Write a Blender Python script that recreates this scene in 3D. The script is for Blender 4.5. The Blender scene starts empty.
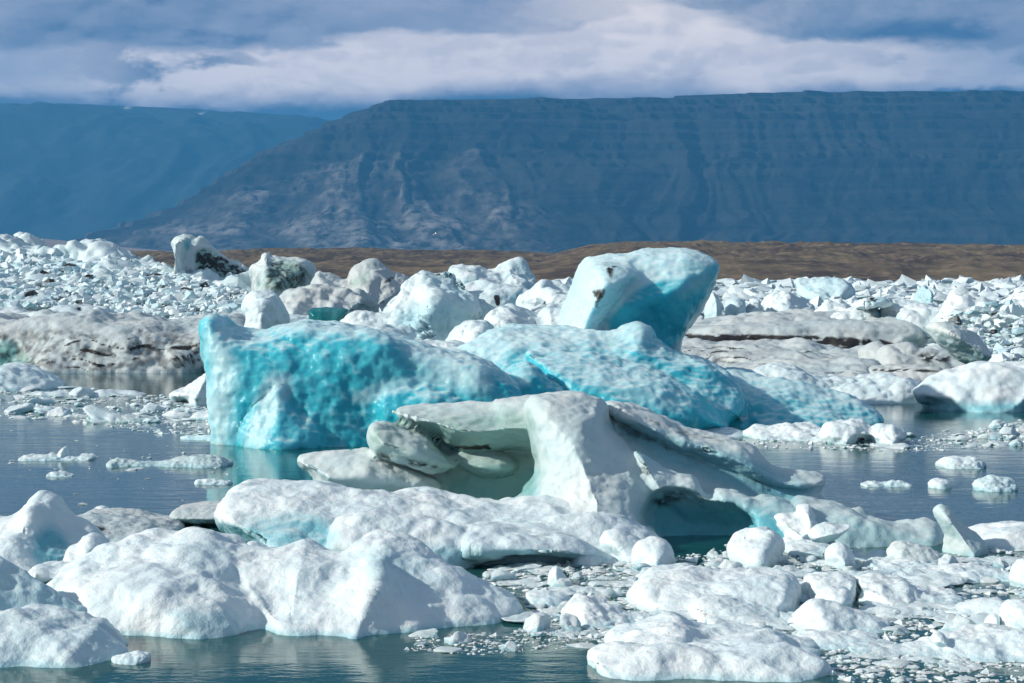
import bpy, bmesh, math, random
import numpy as np
random.seed(7)
C = bpy.context.scene
COL = C.collection
R = math.radians

# ------------------------------------------------------------------ camera
CAM_H = 4.0            # eye height above the lagoon
FPX = 2000.0           # focal length in pixels of a 1024 wide frame
PITCH = math.atan(71.5 / FPX)
cam_d = bpy.data.cameras.new("camera")
cam_d.sensor_width = 36.0
cam_d.lens = 36.0 * FPX / 1024.0
cam_d.clip_start = 0.5
cam_d.clip_end = 60000
cam = bpy.data.objects.new("camera", cam_d)
COL.objects.link(cam)
cam.location = (0, 0, CAM_H)
cam.rotation_euler = (math.pi / 2 - PITCH, 0, 0)
C.camera = cam

# ------------------------------------------------------------------ world: sky with a cloud deck
SUN_EL, SUN_AZ = R(29), R(-103)      # azimuth clockwise from +Y (view direction); negative = left
world = bpy.data.worlds.new("World")
C.world = world
world.use_nodes = True
wt = world.node_tree
wt.nodes.clear()


class NT:
    """tiny helper to write node trees"""
    def __init__(s, t): s.t = t
    def n(s, typ, **kw):
        nd = s.t.nodes.new(typ)
        for k, v in kw.items():
            if k.startswith("i_"):
                nd.inputs[k[2:]].default_value = v
            else:
                setattr(nd, k, v)
        return nd
    def put(s, sock, v):
        if isinstance(v, bpy.types.NodeSocket): s.t.links.new(v, sock)
        elif v is not None: sock.default_value = v
    def m(s, op, a, b=None, c=None, clamp=False):
        nd = s.t.nodes.new("ShaderNodeMath"); nd.operation = op; nd.use_clamp = clamp
        s.put(nd.inputs[0], a)
        if b is not None: s.put(nd.inputs[1], b)
        if c is not None: s.put(nd.inputs[2], c)
        return nd.outputs[0]
    def mix(s, f, a, b):
        nd = s.t.nodes.new("ShaderNodeMix"); nd.data_type = 'RGBA'
        s.put(nd.inputs[0], f); s.put(nd.inputs[6], a); s.put(nd.inputs[7], b)
        return nd.outputs[2]
    def ramp(s, f, stops):
        nd = s.t.nodes.new("ShaderNodeMapRange"); nd.interpolation_type = 'SMOOTHSTEP'
        s.put(nd.inputs[0], f)
        nd.inputs[1].default_value, nd.inputs[2].default_value = stops[0], stops[1]
        nd.inputs[3].default_value, nd.inputs[4].default_value = (stops[2], stops[3]) if len(stops) > 2 else (0, 1)
        return nd.outputs[0]
    def vmul(s, v, xyz):
        nd = s.t.nodes.new("ShaderNodeVectorMath"); nd.operation = 'MULTIPLY'
        s.put(nd.inputs[0], v); nd.inputs[1].default_value = xyz
        return nd.outputs[0]
    def vadd(s, v, w):
        nd = s.t.nodes.new("ShaderNodeVectorMath"); nd.operation = 'ADD'
        s.put(nd.inputs[0], v); s.put(nd.inputs[1], w)
        return nd.outputs[0]
    def noise(s, vec, scale, detail=4, rough=.55, dist=0.0):
        nd = s.t.nodes.new("ShaderNodeTexNoise")
        s.put(nd.inputs["Vector"], vec); nd.inputs["Scale"].default_value = scale
        nd.inputs["Detail"].default_value = detail; nd.inputs["Roughness"].default_value = rough
        nd.inputs["Distortion"].default_value = dist
        return nd.outputs[0], nd.outputs[1]


def rgb(r, g, b):  # sRGB 0..255 to linear
    f = lambda c: (c / 255) / 12.92 if c <= 10 else (((c / 255) + .055) / 1.055) ** 2.4
    return (f(r), f(g), f(b), 1)


W = NT(wt)
WS = 0.10
tc = W.n("ShaderNodeTexCoord").outputs["Generated"]
sep = W.n("ShaderNodeSeparateXYZ"); wt.links.new(tc, sep.inputs[0])
sx, sy, sz = sep.outputs
sky = W.n("ShaderNodeTexSky", sky_type='NISHITA', sun_disc=False, sun_elevation=SUN_EL, sun_rotation=SUN_AZ % (2 * math.pi),
          altitude=0, air_density=1.0, dust_density=1.0, ozone_density=1.5)
def cl(r, g, b, k=1.0):
    c = rgb(r, g, b); return (c[0] / WS * k, c[1] / WS * k, c[2] / WS * k, 1)
# a thick bank of cloud lying on the mountain, grey deck and small blue gaps above it
def cn(off, sc, det, ro, dist=.2, st=2.2):
    return W.noise(W.vadd(W.vmul(tc, (1, 1, st)), off), sc, det, ro, dist)[0]
n1 = cn((0, 0, 0), 9.0, 6, .5); n1b = cn((-.006, 0, .016), 9.0, 6, .5)
lit = W.ramp(W.m('SUBTRACT', n1, n1b), (-.07, .09))
n2 = cn((.3, 0, 0), 26.0, 6, .55)
n2b = cn((.296, 0, .008), 26.0, 6, .55)
lit = W.m('ADD', W.m('MULTIPLY', lit, .6), W.m('MULTIPLY', W.ramp(W.m('SUBTRACT', n2, n2b), (-.09, .10)), .4))
n4 = cn((.7, .2, 0), 5.0, 4, .5, .1, 5.0)
n3, _ = W.noise(W.vmul(tc, (1, 1, 3.0)), 3.5, 3, .5)
def px(x): return (x - 512) / FPX
def pz(y): return (270 - y) / FPX
def bump(c0, w, A):
    d = W.m('DIVIDE', W.m('SUBTRACT', sx, px(c0)), w / FPX)
    return W.m('MULTIPLY', W.m('EXPONENT', W.m('MULTIPLY', W.m('MULTIPLY', d, d), -1.0)), A / FPX)
wob = W.m('ADD', W.m('MULTIPLY', W.m('SUBTRACT', n1, .5), .038), W.m('MULTIPLY', W.m('SUBTRACT', n2, .5), .026))
top = W.m('ADD', W.m('ADD', bump(640, 95, 48), bump(430, 150, 14)), W.m('ADD', bump(880, 90, 10), pz(58)))
bot = W.m('ADD', W.m('ADD', bump(130, 190, -9), bump(330, 60, -5)), pz(105))
elw = W.m('ADD', sz, wob)
t = W.m('DIVIDE', W.m('SUBTRACT', W.m('ADD', sz, W.m('MULTIPLY', wob, .55)), bot), W.m('SUBTRACT', top, bot))
under = W.m('SUBTRACT', 1.0, W.ramp(W.m('SUBTRACT', elw, top), (-.0022, .0045)))
blue_ = cl(52, 84, 128)
# above: grey deck with lighter streaks, blue gaps
deckc = W.mix(W.ramp(n4, (.36, .62)), cl(104, 122, 154), cl(152, 158, 182))
deckc = W.mix(W.m('MULTIPLY', lit, .45), deckc, cl(186, 184, 198, 1.2))
gap = W.m('MULTIPLY', W.ramp(W.m('ADD', n4, W.m('MULTIPLY', n2, .35)), (.60, .50)), .8)
deckc = W.mix(gap, deckc, blue_)
# the bank itself, shaded below and lit on its shoulders
bc = W.mix(W.ramp(t, (.04, .24)), cl(60, 84, 118), cl(158, 158, 178, 1.15))
bc = W.mix(W.m('MULTIPLY', W.ramp(t, (.14, .46)), W.ramp(lit, (.1, .8, .62, 1))), bc, cl(238, 226, 224, 1.25))
side = W.m('ADD', bump(20, 110, FPX), bump(1010, 120, FPX), clamp=True)      # duller at both ends
bc = W.mix(W.m('MULTIPLY', side, W.ramp(t, (.1, .6, .2, .75))), bc, cl(146, 156, 180, 1.15))
hole = W.m('MULTIPLY', W.m('ADD', bump(950, 60, FPX), bump(185, 75, FPX), clamp=True), W.ramp(W.m('ADD', n1, n2), (1.04, .90)))
bc = W.mix(W.m('MULTIPLY', hole, .85), bc, blue_)
c = W.mix(under, deckc, bc)
c = W.mix(W.m('MULTIPLY', W.m('MULTIPLY', bump(640, 120, FPX), W.ramp(lit, (0, 1, .3, 1))), W.ramp(t, (.5, 1.0, 0, .55))), c, cl(244, 228, 216, 1.4))
# duller, bluer cloud above the frame; broken cloud higher up, blue between
c = W.mix(W.ramp(sz, (.145, .20)), c, cl(70, 98, 124))
hi = W.ramp(n3, (.42, .62))
hic = W.mix(hi, sky.outputs[0], cl(160, 176, 188))
c = W.mix(W.ramp(sz, (.22, .40)), c, hic)
bg = W.n("ShaderNodeBackground"); bg.inputs[1].default_value = WS
wt.links.new(c, bg.inputs[0])
wo = W.n("ShaderNodeOutputWorld"); wt.links.new(bg.outputs[0], wo.inputs[0])

# ------------------------------------------------------------------ sun
sd = bpy.data.lights.new("sun", 'SUN')
sd.energy = 4.8; sd.angle = R(0.9); sd.color = (1.0, 0.945, 0.85)
sun = bpy.data.objects.new("sun", sd); COL.objects.link(sun)
sun.rotation_euler = (math.pi / 2 - SUN_EL, 0, -SUN_AZ + math.pi)   # light travels away from the sun
sun.location = (-30, 0, 30)
C.view_settings.view_transform = 'Standard'
C.view_settings.look = 'None'
C.view_settings.exposure = 0.0
C.view_settings.gamma = 1
cy = C.cycles
cy.use_denoising = True
cy.max_bounces = 8; cy.diffuse_bounces = 3; cy.glossy_bounces = 3; cy.transmission_bounces = 4
cy.transparent_max_bounces = 8; cy.volume_bounces = 1
cy.sample_clamp_indirect = 4

# ------------------------------------------------------------------ pixel <-> world
ca, sa = math.cos(PITCH), math.sin(PITCH)
def ray(pxx, pyy):
    u = (pxx - 512) / FPX; v = (341.5 - pyy) / FPX
    dy = ca + v * sa; dz = -sa + v * ca
    return u / dy, dz / dy          # dx, dz per metre of forward distance
def Dw(yw):                          # distance of a waterline pixel row
    return -CAM_H / ray(512, yw)[1]
def at(pxx, pyy, D):
    a, b = ray(pxx, pyy); return (a * D, CAM_H + b * D)   # x, z
def ground(pxx, pyy):
    D = Dw(pyy); return (ray(pxx, pyy)[0] * D, D)

# ------------------------------------------------------------------ numpy noise
_rs = np.random.RandomState(11)
_perm = _rs.permutation(256).astype(np.int32); _perm = np.concatenate([_perm, _perm, _perm])
_g = _rs.normal(size=(256, 3)).astype(np.float32); _g /= np.linalg.norm(_g, axis=1)[:, None]
def gnoise(P):
    P = P.astype(np.float32); I = np.floor(P).astype(np.int32); F = P - I; I &= 255
    U = F * F * F * (F * (F * 6 - 15) + 10)
    def corner(a, b, c):
        h = _perm[_perm[_perm[(I[:, 0] + a) & 255] + ((I[:, 1] + b) & 255)] + ((I[:, 2] + c) & 255)]
        g = _g[h]
        return g[:, 0] * (F[:, 0] - a) + g[:, 1] * (F[:, 1] - b) + g[:, 2] * (F[:, 2] - c)
    L = lambda a, b, t: a + (b - a) * t
    x00 = L(corner(0, 0, 0), corner(1, 0, 0), U[:, 0]); x10 = L(corner(0, 1, 0), corner(1, 1, 0), U[:, 0])
    x01 = L(corner(0, 0, 1), corner(1, 0, 1), U[:, 0]); x11 = L(corner(0, 1, 1), corner(1, 1, 1), U[:, 0])
    return L(L(x00, x10, U[:, 1]), L(x01, x11, U[:, 1]), U[:, 2])
def fbm(P, oct=4, gain=.5, ridge=False):
    s = 0; a = 1.0; P = P.copy()
    for i in range(oct):
        n = gnoise(P + 17.3 * i)
        s = s + a * ((0.35 - np.abs(n)) * 1.6 if ridge else n * 1.5)
        a *= gain; P = P * 2.03
    return s
def worley(P):
    """distance to nearest random point per cell (scallops), 0..1"""
    I = np.floor(P).astype(np.int32); best = np.full(len(P), 9.0, np.float32)
    for a in (-1, 0, 1):
        for b in (-1, 0, 1):
            for c_ in (-1, 0, 1):
                J = I + np.array([a, b, c_], np.int32); K = J & 255
                h = _perm[_perm[_perm[K[:, 0]] + K[:, 1]] + K[:, 2]]
                Q = J + 0.5 + 0.42 * _g[h]
                d = ((P - Q) ** 2).sum(1)
                best = np.minimum(best, d)
    return np.sqrt(best)

_ROT = np.linalg.qr(_rs.normal(size=(3, 3)))[0].astype(np.float32)
_hv = _rs.uniform(-1, 1, 256).astype(np.float32)
def facet(P):
    """continuous noise made of flat facets: linear over the six tetrahedra of each lattice cell"""
    P = (P @ _ROT).astype(np.float32)
    I = np.floor(P).astype(np.int32); F = P - I; I &= 255
    def val(J): return _hv[_perm[_perm[_perm[J[:, 0] & 255] + (J[:, 1] & 255)] + (J[:, 2] & 255)]]
    o_ = np.argsort(-F, axis=1); fs = np.take_along_axis(F, o_, 1)
    J = I.copy(); out = val(J) * (1 - fs[:, 0]); r = np.arange(len(P))
    for k_ in range(3):
        J[r, o_[:, k_]] += 1
        w = fs[:, k_] - (fs[:, k_ + 1] if k_ < 2 else 0)
        out = out + val(J) * w
    return out

# ------------------------------------------------------------------ implicit surfaces -> mesh
def sdpoly(X, Z, pts):
    """signed distance to a polygon in the x,z plane"""
    d = np.full(X.shape, 1e9, np.float32); s = np.zeros(X.shape, bool)
    n = len(pts)
    for i in range(n):
        ax, az = pts[i]; bx, bz = pts[(i + 1) % n]
        ex, ez = bx - ax, bz - az
        L = ex * ex + ez * ez + 1e-12
        t = np.clip(((X - ax) * ex + (Z - az) * ez) / L, 0, 1)
        dd = (X - ax - t * ex) ** 2 + (Z - az - t * ez) ** 2
        d = np.minimum(d, dd)
        cond = ((az > Z) != (bz > Z))
        with np.errstate(divide='ignore', invalid='ignore'):
            xi = ax + (Z - az) * ex / (ez if abs(ez) > 1e-9 else 1e-9)
        s ^= cond & (X < xi)
    d = np.sqrt(d)
    return np.where(s, -d, d).astype(np.float32)

def smoothpoly(pts, it=2):
    """Chaikin corner cutting"""
    for _ in range(it):
        q = []
        n = len(pts)
        for i in range(n):
            a, b = pts[i], pts[(i + 1) % n]
            q.append((a[0] * .8 + b[0] * .2, a[1] * .8 + b[1] * .2)); q.append((a[0] * .2 + b[0] * .8, a[1] * .2 + b[1] * .8))
        pts = q
    return pts

def surface_nets(F, o, c):
    nx, ny, nz = F.shape
    F = F.copy()
    F[0], F[-1] = 1, 1; F[:, 0], F[:, -1] = 1, 1; F[:, :, 0], F[:, :, -1] = 1, 1
    ins = F < 0
    cnt = np.zeros((nx - 1, ny - 1, nz - 1), np.int8)
    for a in (0, 1):
        for b in (0, 1):
            for d in (0, 1):
                cnt += ins[a:nx - 1 + a, b:ny - 1 + b, d:nz - 1 + d]
    act = (cnt > 0) & (cnt < 8)
    idx = np.argwhere(act)
    vid = np.full(act.shape, -1, np.int32); vid[act] = np.arange(len(idx))
    S = np.zeros((len(idx), 3), np.float32); N = np.zeros(len(idx), np.float32)
    i, j, k = idx.T
    cor = [(a, b, d) for a in (0, 1) for b in (0, 1) for d in (0, 1)]
    val = {q: F[i + q[0], j + q[1], k + q[2]] for q in cor}
    for q in cor:
        for ax in range(3):
            if q[ax] == 0:
                r = list(q); r[ax] = 1; r = tuple(r)
                v0, v1 = val[q], val[r]
                m = (v0 < 0) != (v1 < 0)
                t = np.where(m, v0 / np.where(m, v0 - v1, 1), 0)
                p = np.zeros((len(idx), 3), np.float32) + np.array(q, np.float32)
                p[:, ax] += t
                S += np.where(m[:, None], p, 0); N += m
    V = idx + S / N[:, None]
    V = V * c + np.array(o)
    quads = []
    for ax in range(3):
        sl0 = [slice(1, -1)] * 3; sl0[ax] = slice(0, -1)
        sl1 = [slice(1, -1)] * 3; sl1[ax] = slice(1, None)
        A = ins[tuple(sl0)]; B = ins[tuple(sl1)]
        e = np.argwhere(A != B)
        off = np.array([1, 1, 1]); off[ax] = 0
        e = e + off
        u, w = [(1, 2), (2, 0), (0, 1)][ax]
        def g(du, dw):
            q = e.copy(); q[:, u] -= du; q[:, w] -= dw
            return vid[q[:, 0], q[:, 1], q[:, 2]]
        q = np.stack([g(1, 1), g(0, 1), g(0, 0), g(1, 0)], 1)
        flip = ~ins[e[:, 0], e[:, 1], e[:, 2]]
        q[flip] = q[flip][:, ::-1]
        quads.append(q)
    return V.astype(np.float32), np.concatenate(quads).astype(np.int32)

def vnormals(V, Q):
    n = np.cross(V[Q[:, 2]] - V[Q[:, 0]], V[Q[:, 3]] - V[Q[:, 1]])
    N = np.zeros_like(V)
    for a in range(4):
        for ax in range(3):
            N[:, ax] += np.bincount(Q[:, a], n[:, ax], len(V))
    return N / (np.linalg.norm(N, axis=1)[:, None] + 1e-9)
def relax(V, Q, it=1, lam=.5):
    for _ in range(it):
        S = np.zeros_like(V); K = np.zeros(len(V))
        for a in range(4):
            b = (a + 1) % 4
            K += np.bincount(Q[:, a], minlength=len(V)); K += np.bincount(Q[:, b], minlength=len(V))
            for ax in range(3):
                S[:, ax] += np.bincount(Q[:, a], V[Q[:, b], ax], len(V)) + np.bincount(Q[:, b], V[Q[:, a], ax], len(V))
        V = V + lam * (S / np.maximum(K, 1)[:, None] - V)
    return V.astype(np.float32)

def biggest(V, Q, name=''):
    L = np.arange(len(V))
    for _ in range(4000):
        m = L[Q].min(1); L2 = L.copy()
        for a in range(4): np.minimum.at(L2, Q[:, a], m)
        L2 = L2[L2]; L2 = L2[L2]
        if (L2 == L).all(): break
        L = L2
    u, c_ = np.unique(L, return_counts=True)
    if len(u) == 1: return V, Q
    keep = np.isin(L, u[c_ > max(c_.sum() * .03, 1)]) if name else L == u[c_.argmax()]
    new = np.cumsum(keep) - 1
    return V[keep], new[Q[keep[Q[:, 0]]]].astype(np.int32)

def np_mesh(name, V, Q, smooth=True, paint=None, mat=None):
    me = bpy.data.meshes.new(name)
    me.vertices.add(len(V)); me.vertices.foreach_set("co", V.astype(np.float32).ravel())
    k = Q.shape[1]
    me.loops.add(Q.size); me.loops.foreach_set("vertex_index", Q.ravel())
    me.polygons.add(len(Q)); me.polygons.foreach_set("loop_start", np.arange(0, Q.size, k, dtype=np.int32))
    me.polygons.foreach_set("use_smooth", np.full(len(Q), smooth))
    me.update(calc_edges=True)
    if paint is not None:
        at_ = me.attributes.new("ice", 'FLOAT_COLOR', 'POINT')
        at_.data.foreach_set("color", np.concatenate([paint, np.ones((len(V), 1))], 1).astype(np.float32).ravel())
    if mat: me.materials.append(mat)
    return me
def link(name, me, loc=(0, 0, 0), parent=None, label=None, cat=None, group=None, kind=None):
    o = bpy.data.objects.new(name, me); COL.objects.link(o)
    o.location = loc
    if parent: o.parent = parent
    if label: o["label"] = label
    if cat: o["category"] = cat
    if group: o["group"] = group
    if kind: o["kind"] = kind
    return o

# ------------------------------------------------------------------ materials
def new_mat(name):
    m = bpy.data.materials.new(name); m.use_nodes = True
    t = m.node_tree; t.nodes.clear()
    return m, NT(t)

def ice_mat(name, white=(.80, .86, .865, 1), blue=(.04, .46, .56, 1), tint=(.19, .36, .31, 1), dirtc=(.032, .030, .028, 1),
            sss=.35, fine=1.0, rough=.45, dimple=0.0, scale=1.0, speck=.10, brim=.55, rad=.05):
    m, N = new_mat(name)
    at_ = N.n("ShaderNodeAttribute", attribute_name="ice")
    sp = N.n("ShaderNodeSeparateColor"); N.t.links.new(at_.outputs["Color"], sp.inputs[0])
    bl, di, gr = sp.outputs
    co = N.n("ShaderNodeTexCoord").outputs["Object"]
    co = N.vmul(co, (scale, scale, scale))
    a, _ = N.noise(co, 1.1, 5, .6)
    b, _ = N.noise(co, 7.0, 5, .65)
    f, _ = N.noise(co, 34.0, 3, .7)
    # white ice, faintly uneven
    w2 = (white[0] * .88, white[1] * .95, white[2] * .98, 1)
    c0 = N.mix(N.ramp(a, (.35, .65)), white, w2)
    # how clear the ice is
    k = N.m('ADD', bl, N.m('MULTIPLY', N.m('SUBTRACT', b, .5), N.m('MULTIPLY', brim, N.m('MULTIPLY', bl, N.m('SUBTRACT', 1.25, bl)))), clamp=True)
    b2 = (blue[0] * .4, blue[1] * .72, blue[2] * .8, 1)
    bc = N.mix(N.ramp(a, (.35, .75, 0, .6)), blue, b2)
    c1 = N.mix(k, c0, bc)
    c1 = N.mix(gr, c1, tint)
    # dirt: banded / speckled, keeps its own place in the ice
    sp1 = N.m('MULTIPLY', N.ramp(b, (.56, .66)), speck * .6)
    dd = N.ramp(N.m('ADD', di, N.m('MULTIPLY', N.m('SUBTRACT', b, .5), N.m('MULTIPLY', di, 1.6))), (.18, .8))
    c2 = N.mix(N.m('MULTIPLY', sp1, N.ramp(f, (.55, .7))), c1, dirtc)
    c2 = N.mix(dd, c2, dirtc)
    h = N.m('ADD', N.m('MULTIPLY', b, .032), N.m('MULTIPLY', f, .010))
    if dimple:
        v = N.n("ShaderNodeTexVoronoi", feature='SMOOTH_F1'); N.put(v.inputs["Vector"], co); v.inputs["Scale"].default_value = 5.5
        h = N.m('ADD', h, N.m('MULTIPLY', v.outputs[0], -dimple * .05))
    bmp = N.n("ShaderNodeBump"); bmp.inputs["Strength"].default_value = .55 * fine; bmp.inputs["Distance"].default_value = 1.0 / scale
    N.put(bmp.inputs["Height"], h)
    p = N.n("ShaderNodeBsdfPrincipled")
    N.put(p.inputs["Base Color"], c2)
    N.put(p.inputs["Roughness"], N.m('SUBTRACT', rough, N.m('MULTIPLY', k, rough * .55)))
    p.inputs["IOR"].default_value = 1.31
    p.inputs["Specular IOR Level"].default_value = .5
    N.put(p.inputs["Subsurface Weight"], N.m('MULTIPLY', N.m('SUBTRACT', 1, dd), sss))
    p.inputs["Subsurface Radius"].default_value = (.35, .8, 1.0)
    p.inputs["Subsurface Scale"].default_value = rad / scale
    p.subsurface_method = 'RANDOM_WALK'
    N.put(p.inputs["Normal"], bmp.outputs[0])
    o = N.n("ShaderNodeOutputMaterial"); N.t.links.new(p.outputs[0], o.inputs[0])
    return m

M = {}
M['snow'] = ice_mat("snow_ice", fine=1.5)
M['blue'] = ice_mat("blue_ice", dimple=.8, rough=.34, brim=.15, white=(.66, .83, .85, 1), blue=(.040, .54, .65, 1), sss=.8, rad=.28)
M['deep'] = ice_mat("deep_teal_ice", blue=(.008, .17, .19, 1), rough=.3, brim=.3)
M['far'] = ice_mat("far_ice", scale=.35, fine=1.2, sss=0.0)
M['grey'] = ice_mat("grey_ice", white=(.70, .74, .72, 1), sss=.3)
M['dirty'] = ice_mat("dirty_ice", white=(.58, .615, .61, 1), scale=.4, speck=1.0, sss=0.0)
M['chip'] = ice_mat("brash", fine=.8, sss=.0, scale=1.0)

# ------------------------------------------------------------------ ice builder
def slab(pts, yw=None, h=1.0, p=3.0, D=None, sl=0.0, k=None, op='add', sm=2, foot=True):
    return dict(pts=pts, yw=yw, h=h, p=p, D=D, sl=sl, k=k, op=op, sm=sm, foot=foot)

def ice(name, label, cat, slabs, mat='snow', group=None, res=2.0, noise=(), scal=None, paint=(), k=.18, zc=-.45,
        wet=.5, under=.35, base_blue=0.0, ytop=None, rlx=1, frost=0.0, fs=.4):
    # slabs -> world polygons
    S = []
    for s in slabs:
        D0 = s['D'] if s['D'] else Dw(s['yw']) + s['h']
        P = []
        for (a, b) in s['pts']:
            D = D0
            for _ in range(3):
                x, z = at(a, b, D); D = D0 + s['sl'] * max(z, 0)
            P.append((x, z))
        if s['sm']: P = smoothpoly(P, s['sm'])
        zt = max(q[1] for q in P)
        grounded = s['foot'] and min(q[1] for q in P) < .02 and s['op'] == 'add'
        if grounded: P = [(x, z - 2.5 if z < .02 else z) for x, z in P]
        elif s['op'] == 'add' and D0 >= 50 and s['foot'] != 'air':      # far bergs stand in the water too
            zl = min(q[1] for q in P) + 8 * D0 / FPX
            P = [(x, z - max(z, 0) - 2.5 if z < zl else z) for x, z in P]; grounded = True
        S.append((s, D0, P, zt, grounded))
    adds = [q for q in S if q[0]['op'] == 'add']
    x0 = min(p_[0] for q in adds for p_ in q[2]); x1 = max(p_[0] for q in adds for p_ in q[2])
    z1 = max(q[3] for q in adds)
    y0 = min(q[1] - q[0]['h'] * 1.45 + min(q[0]['sl'] * q[3], 0) for q in adds)
    y1 = max(q[1] + q[0]['h'] * 1.45 + max(q[0]['sl'] * q[3], 0) for q in adds)
    Dm = min(q[1] for q in adds)
    c = res * Dm / FPX
    m = 3 * c + .12
    nx = int((x1 - x0 + 2 * m) / c) + 2; ny = int((y1 - y0 + 2 * m) / c) + 2; nz = int((z1 - zc + 2 * m) / c) + 2
    while nx * ny * nz > 7e6:
        c *= 1.1
        nx = int((x1 - x0 + 2 * m) / c) + 2; ny = int((y1 - y0 + 2 * m) / c) + 2; nz = int((z1 - zc + 2 * m) / c) + 2
    o = (x0 - m, y0 - m, zc - m)
    X = (o[0] + c * np.arange(nx)).astype(np.float32); Y = (o[1] + c * np.arange(ny)).astype(np.float32); Z = (o[2] + c * np.arange(nz)).astype(np.float32)
    XX, ZZ = np.meshgrid(X, Z, indexing='ij')
    F = None
    for (s, D0, P, zt, grounded) in S:
        sd_ = sdpoly(XX, ZZ, P)
        Rr = max(min(zt, -float(sd_.min())), .04) if grounded else max(-float(sd_.min()), .02)
        yc = D0 + s['sl'] * np.maximum(ZZ, 0)
        T = np.abs(Y[None, :, None] - yc[:, None, :]) / s['h']
        G = sd_[:, None, :] + Rr * T ** s['p']
        G = np.minimum(G, 2.0)
        kk = s['k'] if s['k'] is not None else k
        if F is None: F = G
        elif s['op'] == 'add':
            h_ = np.clip(.5 + .5 * (G - F) / kk, 0, 1); F = G * (1 - h_) + F * h_ - kk * h_ * (1 - h_)
        else:
            G = -G; h_ = np.clip(.5 - .5 * (G - F) / kk, 0, 1); F = G * (1 - h_) + F * h_ + kk * h_ * (1 - h_)
    F = np.maximum(F, (zc - Z)[None, None, :])
    V, Q = surface_nets(F.astype(np.float32), o, c)
    V, Q = biggest(V, Q, name)
    if rlx: V = relax(V, Q, rlx)
    crest = None
    for (amp, size, kind) in noise:
        N = vnormals(V, Q)
        q = V / size
        if kind == 'f': d = fbm(q, 4)
        elif kind == 'r': d = fbm(q, 4, .5, True)
        elif kind == 'w': d = .55 - worley(q)
        elif kind == 'p': d = facet(q + .18 * gnoise(q * .7)[:, None]) + .4 * facet(q * 2.3 + 5)
        elif kind == 'c': d = worley(q) - .55; crest = d if crest is None else crest + .5 * d
        elif kind == 'l':                               # horizontal strata
            q2 = q * np.array([.12, .12, 1.0]); d = fbm(q2, 3)
        elif kind == 'v':                               # vertical flutes
            q2 = q * np.array([1.0, 1.0, .15]); d = fbm(q2, 3)
        V = V + N * (amp * d)[:, None]
    V = V.astype(np.float32)
    N = vnormals(V, Q)
    # intrinsic ice: clear blue / dirt / green-grey
    n1 = fbm(V / (40 * c) + 3.1, 3); n2 = fbm(V / (12 * c) + 9.1, 3)
    blue = np.full(len(V), base_blue, np.float32)
    blue += .6 * wet * np.clip(1 - V[:, 2] / (.05 + .03 * Dm / 25), 0, 1)          # washed band at the water
    blue += under * np.clip(-N[:, 2] * 1.3, 0, 1)                        # undersides are bare, clear ice
    blue += .10 * n1
    n3 = fbm(V / (4.5 * c) + 4.7, 2)
    dirt = np.zeros(len(V), np.float32); grn = np.zeros(len(V), np.float32)
    for (ch, pts, val, fe) in paint:
        Dp = S[0][1]
        # a patch given as polygon; compared in the plane of the berg
        Pw = [at(a, b, Dp) for a, b in pts]
        xs = V[:, 0] * Dp / V[:, 1]; zs = CAM_H + (V[:, 2] - CAM_H) * Dp / V[:, 1]
        few = fe * Dp / FPX
        d = sdpoly(xs + n2 * few * .8, zs + n1 * few * .8, smoothpoly(Pw, 1))
        w = np.clip(.5 - d / (2 * few), 0, 1) * (N[:, 1] < .35)
        if ch == 'blue': blue = blue * (1 - w) + val * w
        elif ch == 'dirt': dirt = np.maximum(dirt, val * w * np.clip((1.3 if val >= 1 else .85) + 1.5 * n3 + .8 * n2, 0, 1))
        elif ch == 'strata':                                   # buried ash layers, folded and broken
            q = V / (val * 9)
            ph = (V[:, 2] + .55 * val * 4 * fbm(q * np.array([1, .3, .6]), 3) ) / val + 1.5 * gnoise(V / (val * 30))
            ln = np.clip(1 - np.abs((ph % 1) - .5) / np.clip(.14 + .35 * n2, .03, .4), 0, 1)
            dirt = np.maximum(dirt, w * np.clip(ln * 1.6, 0, 1) * np.clip(.62 + 1.1 * n1, 0, 1))
        elif ch == 'green': grn = grn * (1 - w) + val * w
    if ytop is not None:                                                   # weathered white tops
        w = np.clip((N[:, 2] - ytop) / .35, 0, 1)
        blue *= 1 - w * .85; grn *= 1 - w * .8
    if frost: blue -= frost * np.clip((crest + .02) * 2.6, 0, 1) * np.clip(.1 + 2.2 * n1 + .9 * n3, 0, 1)
    P3 = np.clip(np.stack([blue, dirt, grn], 1), 0, 1)
    base = np.array([(x0 + x1) / 2, (y0 + y1) / 2, 0], np.float32)
    me = np_mesh(name, V - base, Q, True, P3, M[mat])
    return link(name, me, tuple(float(v) for v in base), label=label, cat=cat, group=group)

# ------------------------------------------------------------------ setting: lakebed, water, hills, mountains
def sheet(name, X, Y, Z, mat, kind='structure', paint=None):
    """height field on a grid of X (n,m), Y (n,m), Z (n,m)"""
    n, m_ = X.shape
    V = np.stack([X.ravel(), Y.ravel(), Z.ravel()], 1)
    i, j = np.meshgrid(np.arange(n - 1), np.arange(m_ - 1), indexing='ij')
    a = (i * m_ + j).ravel()
    Q = np.stack([a, a + m_, a + m_ + 1, a + 1], 1).astype(np.int32)
    me = np_mesh(name, V, Q, True, paint, mat)
    return link(name, me, kind=kind)

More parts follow.
